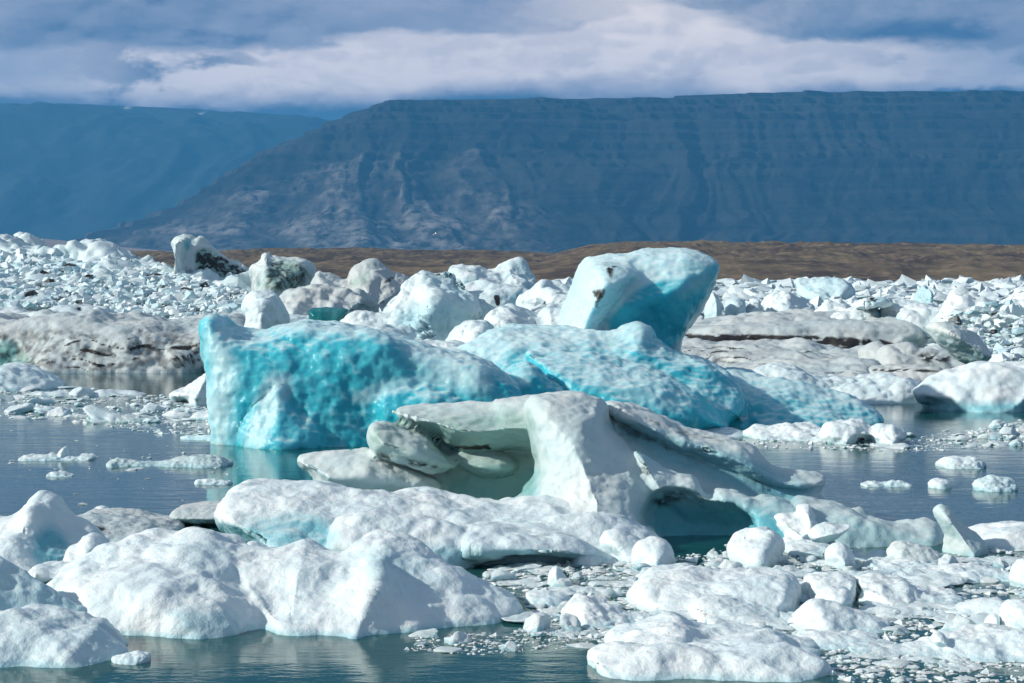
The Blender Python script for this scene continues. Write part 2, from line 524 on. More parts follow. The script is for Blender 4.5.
# ground: one sheet to the horizon, under the lagoon and under the land
gm, N = new_mat("dark_sediment")
p = N.n("ShaderNodeBsdfPrincipled"); cob = N.n("ShaderNodeTexCoord").outputs["Object"]
a, _ = N.noise(cob, .05, 5)
N.put(p.inputs["Base Color"], N.mix(a, (.012, .04, .045, 1), (.03, .055, .055, 1))); p.inputs["Roughness"].default_value = .9
N.t.links.new(p.outputs[0], N.n("ShaderNodeOutputMaterial").inputs[0])
gx, gy = np.meshgrid(np.array([-9000., 9000.]), np.array([-400., 12500.]), indexing='ij')
sheet("ground", gx, gy, np.full(gx.shape, -4.0), gm)

# water
wm, N = new_mat("lagoon_water")
geo = N.n("ShaderNodeNewGeometry").outputs["Position"]
w1, _ = N.noise(N.vmul(geo, (.5, 1.1, 1)), 1.7, 4, .55)
w2, _ = N.noise(N.vmul(geo, (.35, 1.0, 1)), 9.0, 3, .6)
patch, _ = N.noise(N.vmul(geo, (.05, .16, 1)), 1.0, 3, .5)
hgt = N.m('ADD', N.m('MULTIPLY', w1, .010), N.m('MULTIPLY', N.m('MULTIPLY', w2, .0035), N.ramp(patch, (.38, .62, .15, 1.3))))
bm = N.n("ShaderNodeBump"); bm.inputs["Strength"].default_value = 1; bm.inputs["Distance"].default_value = 1
N.put(bm.inputs["Height"], hgt)
gl = N.n("ShaderNodeBsdfGlossy"); gl.inputs["Roughness"].default_value = .04; gl.inputs["Color"].default_value = (1, 1, 1, 1); N.put(gl.inputs["Normal"], bm.outputs[0])
df = N.n("ShaderNodeBsdfDiffuse"); df.inputs["Color"].default_value = (.012, .110, .105, 1)
tr = N.n("ShaderNodeBsdfTransparent"); tr.inputs["Color"].default_value = (.10, .55, .58, 1)
mx0 = N.n("ShaderNodeMixShader"); mx0.inputs[0].default_value = .32
N.t.links.new(df.outputs[0], mx0.inputs[1]); N.t.links.new(tr.outputs[0], mx0.inputs[2])
fr = N.n("ShaderNodeFresnel"); fr.inputs["IOR"].default_value = 1.33; N.put(fr.inputs["Normal"], bm.outputs[0])
mx = N.n("ShaderNodeMixShader"); N.t.links.new(fr.outputs[0], mx.inputs[0])
N.t.links.new(mx0.outputs[0], mx.inputs[1]); N.t.links.new(gl.outputs[0], mx.inputs[2])
N.t.links.new(mx.outputs[0], N.n("ShaderNodeOutputMaterial").inputs[0])
gx, gy = np.meshgrid(np.linspace(-900., 900., 3), np.array([-60., 300, 1300.]), indexing='ij')
sheet("lagoon_water", gx, gy, np.zeros(gx.shape), wm)

# rock and earth materials
def rock_mat(name, cols, scale, bump, strata=0.0, dark=None):
    m, N = new_mat(name)
    g = N.n("ShaderNodeNewGeometry").outputs["Position"]
    a, _ = N.noise(g, scale, 6, .6); b, _ = N.noise(g, scale * 7, 5, .65)
    c_ = N.mix(N.ramp(a, (.38, .62)), cols[0], cols[1])
    c_ = N.mix(N.m('MULTIPLY', N.ramp(b, (.48, .66)), .8), c_, cols[2])
    at_ = N.n("ShaderNodeAttribute", attribute_name="ice"); sp = N.n("ShaderNodeSeparateColor"); N.t.links.new(at_.outputs["Color"], sp.inputs[0])
    c_ = N.mix(N.m('MULTIPLY', sp.outputs[0], N.ramp(b, (.35, .62))), c_, cols[3])
    c_ = N.mix(sp.outputs[2], c_, (.75, .75, .75, 1))
    if strata:
        s0, _ = N.noise(N.vmul(g, (.03, .03, 1)), strata * .8, 5, .65)
        c_ = N.mix(N.ramp(s0, (.40, .60, .0, .55)), c_, (.042, .042, .038, 1))
    bp = N.n("ShaderNodeBump"); bp.inputs["Strength"].default_value = .8; bp.inputs["Distance"].default_value = bump
    hh = N.m('ADD', a, N.m('MULTIPLY', b, .3))
    if strata:
        s_, _ = N.noise(N.vmul(g, (.12, .12, 1)), strata, 4, .6); hh = N.m('ADD', hh, s_)
    N.put(bp.inputs["Height"], hh)
    p = N.n("ShaderNodeBsdfPrincipled"); N.put(p.inputs["Base Color"], c_); p.inputs["Roughness"].default_value = .95
    p.inputs["Specular IOR Level"].default_value = .1
    N.put(p.inputs["Normal"], bp.outputs[0])
    N.t.links.new(p.outputs[0], N.n("ShaderNodeOutputMaterial").inputs[0])
    return m

def interp(tab, x):
    return np.interp(x, [q[0] for q in tab], [q[1] for q in tab])

def massif(name, sky_tab, D0, D1, nx, ny, prof, gully, gscale, mat, seed=0, px0=-200, px1=1230, back=1.25, strata=0, scree=None, snow=None, foot=0.0, base=None):
    """land rising from distance D0 to a crest at D1 whose skyline is given in pixel rows"""
    t = np.concatenate([np.linspace(0, 1, ny), np.linspace(1.02, back, 10)])
    u = np.linspace(px0, px1, nx)
    U, T = np.meshgrid(u, t, indexing='ij')
    Dm = D0 + (D1 - D0) * T
    X = (U - 512) / FPX * D1 * (Dm / D1) ** .25 * 1.0       # gently fanning columns
    crest = at(512, 0, 1)[1]
    pyc = interp(sky_tab, U)
    zc = np.array([CAM_H + ray(512, q)[1] * D1 for q in pyc.ravel()]).reshape(U.shape)
    P = np.stack([X.ravel(), Dm.ravel(), np.full(X.size, seed * 13.7)], 1)
    warp = fbm(P / (gscale * 2.2), 3).reshape(X.shape)
    G = np.stack([(X / gscale + warp * .8).ravel(), (Dm / gscale * .16).ravel(), np.full(X.size, seed * 7.1)], 1)
    ridge = fbm(G, 5, .55, True).reshape(X.shape)
    n = fbm(P / (gscale * .7), 5).reshape(X.shape)
    Tn = np.clip(T, 0, 1)
    pr = np.interp(Tn, [q[0] for q in prof], [q[1] for q in prof])
    w = np.sin(np.clip(Tn, 0, 1) * math.pi) ** .6
    amp = gully * w * np.clip(zc / zc.max(), .15, 1)
    if base is None: base = 0
    Z = base + foot + (zc - foot) * pr + amp * (ridge - .2) + amp * .35 * n
    if strata:
        Zs = np.round(Z / strata) * strata
        Z = Z + (Zs - Z) * .45 * np.clip((Tn - .3) * 3, 0, 1)
    Z = np.where(T > 1, zc * (1 - (T - 1) * 1.4) , Z)
    Z = np.minimum(Z, zc * .998 + 0.5)
    paint = np.zeros((X.size, 3))
    if scree is not None: paint[:, 0] = scree(U, Tn, ridge, n).ravel()
    if snow is not None: paint[:, 2] = snow(U, Tn, ridge, n).ravel()
    return sheet(name, X, Dm, Z, mat, paint=paint)

rk = rock_mat("shaded_basalt_slopes", [(.018, .021, .020, 1), (.010, .013, .015, 1), (.032, .031, .028, 1), (.24, .225, .215, 1)], .004, 14, .05)  # dark rock; its tone also stands in for cloud shade on the right
rk2 = rock_mat("far_slopes", [(.03, .045, .04, 1), (.02, .032, .03, 1), (.04, .05, .045, 1), (.2, .2, .18, 1)], .002, 18)
er = rock_mat("brown_earth", [(.17, .125, .07, 1), (.075, .05, .035, 1), (.27, .20, .12, 1), (.022, .018, .016, 1)], .02, 3.5)
pl = rock_mat("pale_outwash", [(.30, .26, .25, 1), (.36, .32, .31, 1), (.22, .17, .15, 1), (.5, .48, .48, 1)], .006, 1.5)

massif("far_mountain", [(-300, 101), (100, 106), (200, 111), (330, 121), (420, 150), (600, 200), (1300, 240)], 6500, 8200, 300, 110,
       [(0, 0), (.25, .22), (.6, .62), (1, 1)], 190, 700, rk2, seed=5, px0=-260, px1=760,
       snow=lambda U, T, r, n: (np.exp(-((U - 205 - (T - .86) * 300) / 2.5) ** 2 - ((T - .86) / .016) ** 2) + np.exp(-((U - 133) / 2.5) ** 2 - ((T - .93) / .014) ** 2)) * .8)
def scree(U, T, r, n):  # pale scree at left, with sunlit and misty brightness put into its colour
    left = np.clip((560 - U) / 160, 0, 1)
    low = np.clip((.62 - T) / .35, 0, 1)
    edge = np.clip(1 - (U - 90) / 260, 0, 1)  # paler left crest: lit edge put into the scree colour
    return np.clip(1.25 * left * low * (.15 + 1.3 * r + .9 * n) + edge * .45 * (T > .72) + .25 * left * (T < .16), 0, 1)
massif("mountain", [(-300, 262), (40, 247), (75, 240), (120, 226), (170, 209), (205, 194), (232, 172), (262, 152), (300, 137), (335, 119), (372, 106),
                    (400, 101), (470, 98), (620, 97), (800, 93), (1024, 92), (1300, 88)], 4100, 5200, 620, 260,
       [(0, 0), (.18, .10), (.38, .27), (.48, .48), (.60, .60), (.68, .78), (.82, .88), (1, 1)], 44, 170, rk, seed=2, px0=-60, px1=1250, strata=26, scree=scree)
# pale outwash plain at the left
massif("outwash_plain", [(-400, 226), (0, 235), (60, 240), (110, 246), (170, 251), (240, 258), (320, 266), (500, 272)], 1500, 3000, 120, 60,
       [(0, 0), (.5, .5), (1, 1)], 3.0, 160, pl, seed=8, px0=-500, px1=420, back=1.1)
# brown moraine hills
def hscree(U, T, r, n): return np.clip(-n * 1.3 - r * .25, 0, .9)
massif("moraine_hill", [(-100, 268), (110, 262), (135, 258), (160, 253), (250, 251), (350, 249), (430, 251), (520, 252), (545, 254), (600, 262), (700, 272)],
       820, 1500, 420, 60, [(0, 0), (.1, .25), (.5, .66), (1, 1)], 4.0, 26, er, seed=3, px0=60, px1=680, back=1.15, scree=hscree)
massif("moraine_hill", [(440, 276), (500, 268), (535, 259), (560, 252), (590, 245), (620, 242.5), (700, 242), (800, 243), (900, 244), (1024, 246), (1300, 249)],
       735, 1250, 480, 60, [(0, 0), (.08, .2), (.5, .62), (1, 1)], 4.0, 26, er, seed=4, px0=440, px1=1200, back=1.15, scree=hscree)

# haze: one closed box round everything, sky outside
hm, N = new_mat("air")
pv = N.n("ShaderNodeVolumePrincipled"); pv.inputs["Color"].default_value = (.12, .52, 1.0, 1)
pv.inputs["Density"].default_value = 1.05e-4
pv.inputs["Anisotropy"].default_value = 0.0
N.t.links.new(pv.outputs[0], N.n("ShaderNodeOutputMaterial").inputs[1])
hx0, hx1, hy0, hy1, hz0, hz1 = -9500, 9500, -500, 13000, -5, 735
hv = np.array([[x, y, z] for x in (hx0, hx1) for y in (hy0, hy1) for z in (hz0, hz1)], np.float32)
hq = np.array([[0, 1, 3, 2], [4, 6, 7, 5], [0, 4, 5, 1], [2, 3, 7, 6], [0, 2, 6, 4], [1, 5, 7, 3]], np.int32)
link("haze", np_mesh("haze", hv, hq, False, None, hm), kind='stuff')

# ------------------------------------------------------------------ the big bergs
SN = [(.13, 1.6, 'f'), (.07, .8, 'p'), (.03, .4, 'r'), (.008, .12, 'f')]                    # near, wind-packed snow ice
BL = [(.10, 2.4, 'f'), (.14, 1.2, 'p'), (.05, .7, 'r'), (.06, .24, 'c'), (.03, .12, 'c')]  # scalloped blue ice
FA = [(.30, 2.2, 'f'), (.10, .6, 'r')]

# scalloped blue wall, the largest berg
ice("blue_iceberg", "long turquoise iceberg with a scalloped wall rising from the water, biggest of all", "iceberg", [
    slab([(211, 325), (217, 316), (227, 320), (232, 329), (262, 334), (282, 327), (300, 325), (320, 327), (350, 326), (378, 331), (405, 341), (440, 352),
          (475, 360), (505, 374), (525, 395), (530, 447), (240, 449), (221, 447), (217, 392), (211, 360)], yw=447, h=2.2, p=9, sl=.12),
    slab([(232, 447), (255, 400), (275, 368), (290, 372), (310, 400), (340, 447)], yw=450, h=1.0, p=2, sl=.45, k=.08),
    slab([(355, 400), (372, 382), (395, 372), (425, 376), (470, 392), (500, 447), (380, 447)], yw=449, h=1.0, p=2.4, sl=.3, k=.06),
    slab([(400, 352), (425, 350), (452, 352), (475, 345), (498, 331), (525, 326), (560, 329), (590, 331), (615, 333), (634, 326), (646, 329), (650, 343), (672, 355),
          (700, 360), (720, 372), (745, 395), (745, 432), (400, 440)], yw=437, h=2.6, p=3.2, sl=.8, k=.1),
    slab([(520, 352), (545, 349), (575, 351), (610, 357), (655, 368), (690, 385), (712, 405), (730, 432), (560, 432)], yw=440, h=2.2, p=2.6, sl=.35, k=.05),
    slab([(492, 386), (505, 369), (520, 361), (538, 366), (552, 385), (566, 393), (575, 436), (490, 436)], yw=441, h=.9, p=2.4, sl=.2, k=.04),
    slab([(655, 360), (672, 356), (715, 366), (728, 372), (748, 400), (752, 432), (690, 432)], yw=430, h=1.3, p=3, sl=.4, k=.05),
    slab([(720, 372), (740, 372), (765, 377), (800, 387), (840, 396), (865, 406), (884, 423), (700, 430)], yw=427, h=2.0, p=2.6, sl=.9, k=.08),
    slab([(690, 330), (720, 350), (770, 400), (760, 410), (700, 372)], D=47.3, h=.35, p=2, op='sub', k=.1, foot=False),
], mat='blue', res=1.55, noise=BL, k=.16, base_blue=.92, under=.3, ytop=.62, wet=.1, frost=.42, rlx=0, paint=[
    ('blue', [(205, 310), (228, 310), (234, 360), (232, 450), (205, 450)], .22, 10),
    ('blue', [(240, 446), (256, 405), (270, 372), (290, 374), (290, 396), (276, 420), (262, 448)], .30, 5),
    ('blue', [(262, 320), (420, 320), (500, 370), (470, 368), (380, 338), (300, 333)], .45, 6),
    ('blue', [(350, 398), (375, 382), (430, 374), (455, 382), (400, 388), (365, 404)], .5, 3),
    ('blue', [(400, 345), (500, 325), (650, 322), (660, 346), (560, 346), (520, 350), (490, 372), (490, 395), (440, 385), (410, 362)], .25, 8),
    ('blue', [(560, 366), (600, 364), (640, 378), (686, 402), (680, 410), (640, 406), (590, 385)], .55, 6),
    ('blue', [(505, 356), (560, 352), (560, 366), (520, 362)], .97, 4),
    ('blue', [(495, 388), (506, 370), (520, 362), (538, 368), (560, 395), (500, 395)], 1.0, 3),
    ('blue', [(512, 374), (526, 372), (534, 384), (520, 388), (510, 382)], .4, 3),
    ('blue', [(726, 366), (770, 372), (860, 398), (884, 414), (800, 392), (740, 384)], .2, 5)])

# tilted block behind it
ice("tilted_iceberg", "tall leaning iceberg block, white left face and smooth blue overhang facing right", "iceberg", [
    slab([(555, 335), (562, 318), (575, 275), (583, 263), (592, 256), (625, 255), (647, 250), (685, 250), (702, 254), (719, 263), (710, 290), (698, 316),
          (677, 340), (672, 420), (560, 420)], D=56, h=2.6, p=3.5, foot=False),
    slab([(557, 335), (566, 312), (577, 277), (595, 260), (628, 262), (640, 275), (622, 305), (600, 335), (598, 420), (556, 420)], D=54.6, h=1.8, p=2.6, k=.25, foot=False),
    slab([(640, 284), (684, 285), (712, 262), (740, 300), (720, 350), (680, 380), (620, 380), (612, 330)], D=52.3, h=1.75, p=3.5, op='sub', k=.3, foot=False),
], mat='blue', res=2.0, noise=[(.08, 1.6, 'f'), (.08, 1.4, 'p'), (.035, .35, 'f'), (.02, .14, 'c')], base_blue=.12, under=.5, ytop=.5, paint=[
    ('blue', [(600, 330), (642, 283), (682, 280), (712, 262), (722, 262), (712, 292), (676, 350), (650, 345)], .97, 3),
    ('blue', [(685, 258), (715, 262), (705, 290), (680, 300)], .6, 8),
    ('dirt', [(603, 263), (618, 265), (615, 270), (613, 279), (609, 277), (606, 270)], .97, 4),
    ('dirt', [(591, 291), (607, 289), (604, 297), (601, 301), (599, 309), (595, 298)], .97, 4)])

# arch berg in the middle
ice("arched_iceberg", "greenish white iceberg with broad central pillar, layered left wing and dark hollows", "iceberg", [
    # rear wall
    slab([(372, 470), (395, 428), (430, 408), (500, 402), (560, 400), (620, 404), (640, 420), (660, 520), (380, 520)], yw=520, h=.9, p=4, sl=.1),
    slab([(590, 404), (620, 406), (660, 422), (700, 438), (745, 452), (765, 468), (800, 476), (818, 480), (812, 492), (830, 502), (852, 503),
          (862, 511), (882, 520), (905, 525), (935, 523), (946, 547), (590, 547)], yw=530, h=1.3, p=5, sl=.35),
    # pillar
    slab([(527, 400), (540, 394), (575, 393), (600, 402), (606, 425), (632, 447), (650, 470), (652, 495), (650, 520), (668, 550), (470, 550), (505, 512), (526, 497), (538, 475), (539, 462), (533, 445), (529, 422)],
         yw=553, h=1.75, p=3.2, sl=.62, k=.22),
    # upper left wing
    slab([(389, 413), (396, 404), (430, 402), (465, 400), (490, 402), (497, 397), (536, 393), (590, 395), (580, 430), (536, 452), (505, 449), (470, 452), (445, 447), (432, 434), (410, 426)],
         D=32.4, h=1.15, p=2.2, k=.08, foot=False),
    # second wing below
    slab([(365, 432), (371, 420), (388, 418), (410, 426), (430, 434), (442, 450), (462, 466), (440, 470), (420, 468), (395, 462), (371, 455)], D=31.9, h=.9, p=2.2, k=.04, foot=False),
    slab([(440, 452), (470, 449), (505, 451), (522, 463), (507, 477), (480, 476), (458, 465)], D=32.3, h=.75, p=2, k=.06, foot=False),
    # left foot
    slab([(295, 460), (301, 452), (325, 452), (350, 453), (372, 450), (388, 458), (430, 478), (445, 494), (420, 490), (387, 491), (350, 494), (318, 494), (312, 474), (300, 469)],
         D=32.0, h=.8, p=2.4, k=.05, foot=False),
    slab([(315, 480), (440, 484), (470, 520), (310, 520)], D=32.6, h=.9, p=3, k=.1),
    # upper right ridge
    slab([(600, 404), (612, 401), (628, 404), (662, 417), (686, 429), (726, 437), (750, 446), (766, 464), (785, 470), (826, 476), (815, 488), (780, 492), (740, 478), (700, 458), (660, 446), (625, 424)],
         D=32.0, h=1.0, p=2.2, k=.08, foot=False),
    # inner right ridge, reaching down to the water
    slab([(620, 425), (640, 445), (668, 476), (692, 476), (708, 496), (716, 485), (738, 489), (754, 499), (768, 495), (796, 507), (812, 530), (816, 548), (700, 552), (640, 552), (650, 505)],
         yw=549, h=1.05, p=2.6, sl=.4, k=.1),
    # tail
    slab([(790, 500), (830, 500), (852, 502), (862, 510), (882, 519), (905, 524), (935, 521), (950, 548), (800, 552)], yw=548, h=.9, p=2.6, k=.1, sl=.3),
    # hollows
    slab([(644, 520), (648, 500), (664, 489), (690, 488), (708, 505), (735, 503), (755, 515), (760, 535), (745, 560), (665, 560)], D=29.4, h=.75, p=3, op='sub', k=.12, foot=False),
    slab([(602, 430), (620, 426), (650, 438), (690, 456), (700, 470), (668, 468), (645, 455)], D=30.3, h=.75, p=2, op='sub', k=.15, foot=False),
    slab([(706, 476), (722, 474), (760, 486), (772, 493), (745, 487), (715, 482)], D=30.2, h=.5, p=2, op='sub', k=.08, foot=False),
    slab([(448, 470), (470, 480), (520, 482), (530, 492), (500, 508), (440, 500)], D=31.0, h=.7, p=3, op='sub', k=.06, foot=False),
], mat='grey', res=1.6, noise=[(.09, 1.2, 'f'), (.05, .7, 'p'), (.018, .2, 'f'), (.006, .08, 'f')], k=.1, base_blue=.10, under=.25, ytop=.75, wet=.6, paint=[
    ('green', [(385, 412), (400, 412), (500, 408), (530, 412), (540, 460), (530, 505), (440, 505), (440, 470), (360, 450)], .75, 9),
    ('green', [(395, 425), (420, 430), (440, 455), (455, 468), (400, 462), (372, 450)], .45, 8),
    ('blue', [(450, 480), (540, 465), (530, 505), (440, 505)], .75, 7),
    ('blue', [(640, 490), (700, 500), (790, 505), (815, 550), (650, 552)], .8, 10),
    ('blue', [(690, 445), (760, 465), (815, 492), (790, 505), (740, 490), (700, 470)], .75, 7),
    ('blue', [(612, 450), (640, 468), (648, 510), (630, 500)], .22, 14),
    ('blue', [(820, 500), (860, 510), (950, 530), (950, 552), (810, 552)], .40, 8),
    ('dirt', [(448, 446), (503, 444), (503, 450), (450, 450)], .95, 2),
    ('dirt', [(378, 452), (400, 458), (440, 466), (438, 471), (400, 465), (378, 458)], .8, 3),
    ('blue', [(602, 425), (640, 428), (700, 445), (790, 475), (800, 492), (740, 488), (690, 472), (650, 460), (640, 450)], .6, 6), ('dirt', [(598, 420), (625, 422), (655, 434), (680, 450), (666, 460), (640, 448), (620, 440)], .5, 8),
    ('dirt', [(640, 416), (700, 432), (740, 444), (700, 446), (650, 428)], .45, 4),
    ('dirt', [(640, 463), (650, 465), (650, 479), (640, 480)], .6, 3),
    ('dirt', [(648, 500), (664, 490), (690, 488), (690, 500), (660, 512)], .6, 5)])

# snow covered apron under it
ice("snowy_shelf", "low snow covered ice shelf in front of the arched iceberg, lobed front edge", "ice floe", [
    slab([(228, 498), (245, 487), (300, 488), (360, 493), (420, 497), (495, 503), (530, 500), (600, 512), (650, 530), (668, 556), (330, 562), (300, 548), (255, 545), (225, 515)],
         yw=566, h=2.3, p=3, k=.1),
    slab([(440, 556), (452, 540), (475, 529), (510, 525), (555, 529), (585, 541), (594, 556)], yw=570, h=.9, p=2.6, k=.06),
    slab([(330, 520), (370, 512), (430, 520), (480, 540), (470, 566), (330, 566)], yw=572, h=.9, p=2.6, k=.08),
    slab([(520, 520), (580, 515), (640, 530), (670, 552), (560, 556)], yw=560, h=.8, p=2.6, k=.1),
    slab([(235, 524), (262, 516), (310, 520), (335, 535), (325, 560), (270, 560)], D=25.6, h=.75, p=3, op='sub', k=.1, foot=False),
], res=2.0, noise=SN, wet=.8, under=.8, ytop=.75, paint=[('blue', [(232, 518), (300, 514), (335, 525), (325, 552), (270, 552)], .7, 9),
    ('blue', [(380, 545), (450, 548), (600, 552), (600, 572), (380, 572)], .5, 5)])

# ------------------------------------------------------------------ near floes
ice("two_humped_floe", "broad white ice floe with two humps, nearest to the camera left of centre", "ice floe", [
    slab([(46, 590), (62, 572), (90, 556), (118, 545), (150, 540), (190, 538), (230, 541), (262, 552), (300, 566), (330, 580), (340, 632), (60, 632)], yw=634, h=1.9, p=2.0, sl=.4),
    slab([(240, 560), (270, 556), (305, 541), (322, 548), (345, 552), (366, 536), (384, 532), (402, 540), (428, 562), (462, 582), (500, 602), (532, 618), (515, 636), (250, 634)], yw=637, h=1.75, p=1.9, sl=.45, k=.2),
    slab([(300, 632), (330, 600), (352, 578), (384, 548), (400, 572), (398, 610), (410, 640)], yw=640, h=1.3, p=1.5, sl=.5, k=.15),
    slab([(60, 632), (90, 606), (150, 594), (210, 600), (250, 618), (260, 634)], yw=636, h=.8, p=2, sl=.3, k=.1),
], res=2.0, noise=[(.18, 2.2, 'f'), (.13, 1.1, 'p'), (.045, .55, 'r'), (.010, .16, 'f')], wet=.9, under=.6, ytop=.8, paint=[
    ('blue', [(345, 560), (380, 545), (410, 560), (450, 590), (380, 570)], .28, 10),
    ('blue', [(170, 545), (215, 540), (240, 556), (200, 556)], .25, 6),
    ('blue', [(170, 610), (230, 608), (260, 634), (180, 634)], .35, 8)])
ice("hollow_floe", "rounded white ice hump with a teal hollow in its right side at the left edge", "ice floe", [
    slab([(-60, 520), (0, 515), (16, 510), (30, 495), (41, 489), (55, 497), (68, 514), (88, 528), (104, 545), (96, 572), (-60, 580)], yw=577, h=1.5, p=1.6, sl=.4, sm=1),
    slab([(-40, 560), (0, 536), (18, 532), (36, 545), (52, 565), (48, 585), (-40, 590)], yw=588, h=.8, p=2.4, sl=.3, k=.08),
    slab([(34, 550), (38, 532), (50, 530), (62, 548), (58, 564), (44, 564)], D=25.0, h=.7, p=2.5, op='sub', k=.12, foot=False),
], res=1.9, noise=SN, wet=.7, under=.6, ytop=.8, paint=[('blue', [(32, 555), (36, 530), (50, 522), (72, 540), (66, 568), (44, 568)], .75, 6)])
ice("curled_ice_block", "small white ice block with curled top between hollow hump and two humped floe", "ice block", [
    slab([(62, 575), (66, 560), (68, 548), (78, 545), (82, 538), (92, 534), (103, 540), (110, 553), (100, 575)], yw=582, h=.5, p=2.2),
    slab([(18, 580), (40, 562), (60, 566), (74, 562), (90, 580)], yw=590, h=.5, p=2.4, k=.1)], res=1.6, noise=[(.03, .5, 'f'), (.07, .6, 'p'), (.012, .15, 'r')], wet=.6)
ice("wedge_floe", "smooth bluish ice wedge sloping down from the left edge, behind the frontmost left floe", "ice floe", [
    slab([(-80, 530), (0, 554), (28, 574), (62, 598), (100, 622), (104, 640), (-80, 645)], yw=652, h=1.3, p=1.3, sm=1, sl=.3)],
    res=1.9, noise=[(.07, .8, 'f'), (.03, .3, 'v')], base_blue=.30, ytop=.85, wet=.5)
ice("corner_floe", "flat topped white ice floe in the bottom left corner", "ice floe", [
    slab([(-80, 616), (0, 615), (30, 613), (60, 617), (98, 621), (108, 632), (122, 644), (130, 655), (108, 662), (-80, 670)], yw=669, h=1.0, p=3.0, sl=.2)],
    res=1.9, noise=SN, base_blue=.12, wet=.7, ytop=.8)
ice("ice_tongue", "thin white ice tongue afloat off the tip of the bottom left floe", "ice piece", [
    slab([(98, 662), (120, 655), (142, 650), (152, 655), (146, 662), (102, 667)], yw=665, h=.22, p=2.2)], res=1.2, noise=[(.02, .12, 'f')], wet=.4)
ice("grey_slab", "low grey speckled ice slab behind the two humped floe", "ice slab", [
    slab([(66, 532), (78, 515), (100, 512), (130, 515), (160, 520), (185, 527), (200, 540), (180, 552), (70, 552)], yw=543, h=1.5, p=3, k=.1),
    ], mat='dirty', res=2.0, noise=[(.06, .6, 'f'), (.02, .15, 'f')], paint=[('dirt', [(90, 524), (108, 527), (112, 535), (98, 535)], .8, 2)])
ice("lilac_slab", "long smooth pinkish grey ice slab beside the snowy shelf's left end", "ice slab", [
    slab([(171, 514), (178, 506), (205, 503), (240, 504), (246, 515), (240, 525), (180, 523)], D=31.5, h=.7, p=3, foot=False)],
    mat='dirty', res=1.7, noise=[(.03, .4, 'f'), (.01, .1, 'f')], paint=[('dirt', [(176, 521), (240, 523), (240, 527), (176, 526)], .6, 2)])
ice("round_ice_boulder", "small round white ice boulder on the grey slab", "ice boulder", [
    slab([(86, 516), (94, 508), (105, 505), (112, 511), (111, 520), (90, 520)], yw=524, h=.4, p=2)], res=1.3, noise=[(.02, .2, 'f')])
ice("small_ice_cube", "small white pointed ice lump on the right shoulder of the left hump", "ice block", [
    slab([(243, 550), (246, 542), (256, 541), (268, 548), (272, 556), (262, 560), (250, 560)], yw=584, h=.3, p=2, D=25.4, foot=False),
    slab([(262, 560), (272, 553), (284, 556), (288, 566), (280, 572), (266, 570)], D=25.0, h=.25, p=2, foot=False)], res=1.2, noise=[(.02, .2, 'f')])
ice("thin_grey_shard", "thin grey ice shard lying on the water between lilac slab and left hump", "ice piece", [
    slab([(176, 533), (190, 527), (200, 525), (196, 531), (184, 536)], D=31, h=.35, p=2, foot=False),
    slab([(185, 540), (240, 538), (285, 541), (300, 550), (190, 550)], yw=549, h=1.0, p=2.5)], res=1.5, noise=[(.03, .3, 'f')], mat='dirty')

# right foreground
ice("cracked_boulder", "faceted ice boulder, leftmost of the tumbled pile right of centre", "ice boulder", [
    slab([(722, 549), (732, 536), (742, 527), (756, 524), (772, 524), (784, 537), (782, 552), (772, 565), (735, 565)], yw=568, h=.65, p=1.5, sl=.3, sm=1)],
    res=1.4, noise=[(.04, .5, 'f'), (.09, .8, 'p'), (.010, .15, 'f')], wet=.5)
ice("winged_ice_block", "white ice block with a knob on top, highest of the tumbled pile", "ice block", [
    slab([(771, 517), (784, 513), (796, 513), (797, 506), (804, 503), (812, 505), (815, 512), (820, 520), (838, 521), (826, 534), (800, 550), (785, 552)], D=29.2, h=.6, p=1.5, sm=1, foot=False),
    slab([(780, 540), (830, 540), (836, 562), (776, 562)], yw=556, h=.7, p=2.5, k=.08)], res=1.4, noise=[(.05, .4, 'f'), (.012, .1, 'f')])
ice("leaf_shaped_ice", "leaf shaped ice slab propped on the right of the tumbled pile", "ice slab", [
    slab([(806, 534), (815, 525), (828, 522), (842, 525), (851, 523), (849, 529), (838, 538), (820, 543), (809, 541)], D=27.6, h=.35, p=2, foot=False)],
    res=1.2, noise=[(.03, .3, 'f')])
ice("ball_of_ice", "smooth rounded ice ball at the right foot of the tumbled pile", "ice boulder", [
    slab([(824, 556), (828, 546), (840, 542), (850, 547), (856, 557), (852, 567), (830, 568)], yw=570, h=.4, p=1.7, sm=1)], res=1.2, noise=[(.02, .25, 'f')])
ice("white_chunk", "white ice chunk lying at the left foot of the tumbled pile", "ice block", [
    slab([(600, 541), (606, 532), (620, 531), (640, 541), (650, 551), (640, 560), (610, 556)], yw=563, h=.5, p=1.4, sm=1)], res=1.4, noise=[(.03, .5, 'f'), (.06, .5, 'p'), (.010, .12, 'r')])
ice("squarish_ice_block", "squarish rounded ice block in the brash, in front of the dark hollow", "ice block", [
    slab([(636, 552), (640, 543), (654, 538), (668, 542), (674, 554), (668, 568), (640, 568)], yw=569, h=.5, p=1.7, sm=1)], res=1.4, noise=[(.03, .5, 'f'), (.06, .5, 'p'), (.010, .12, 'r')])
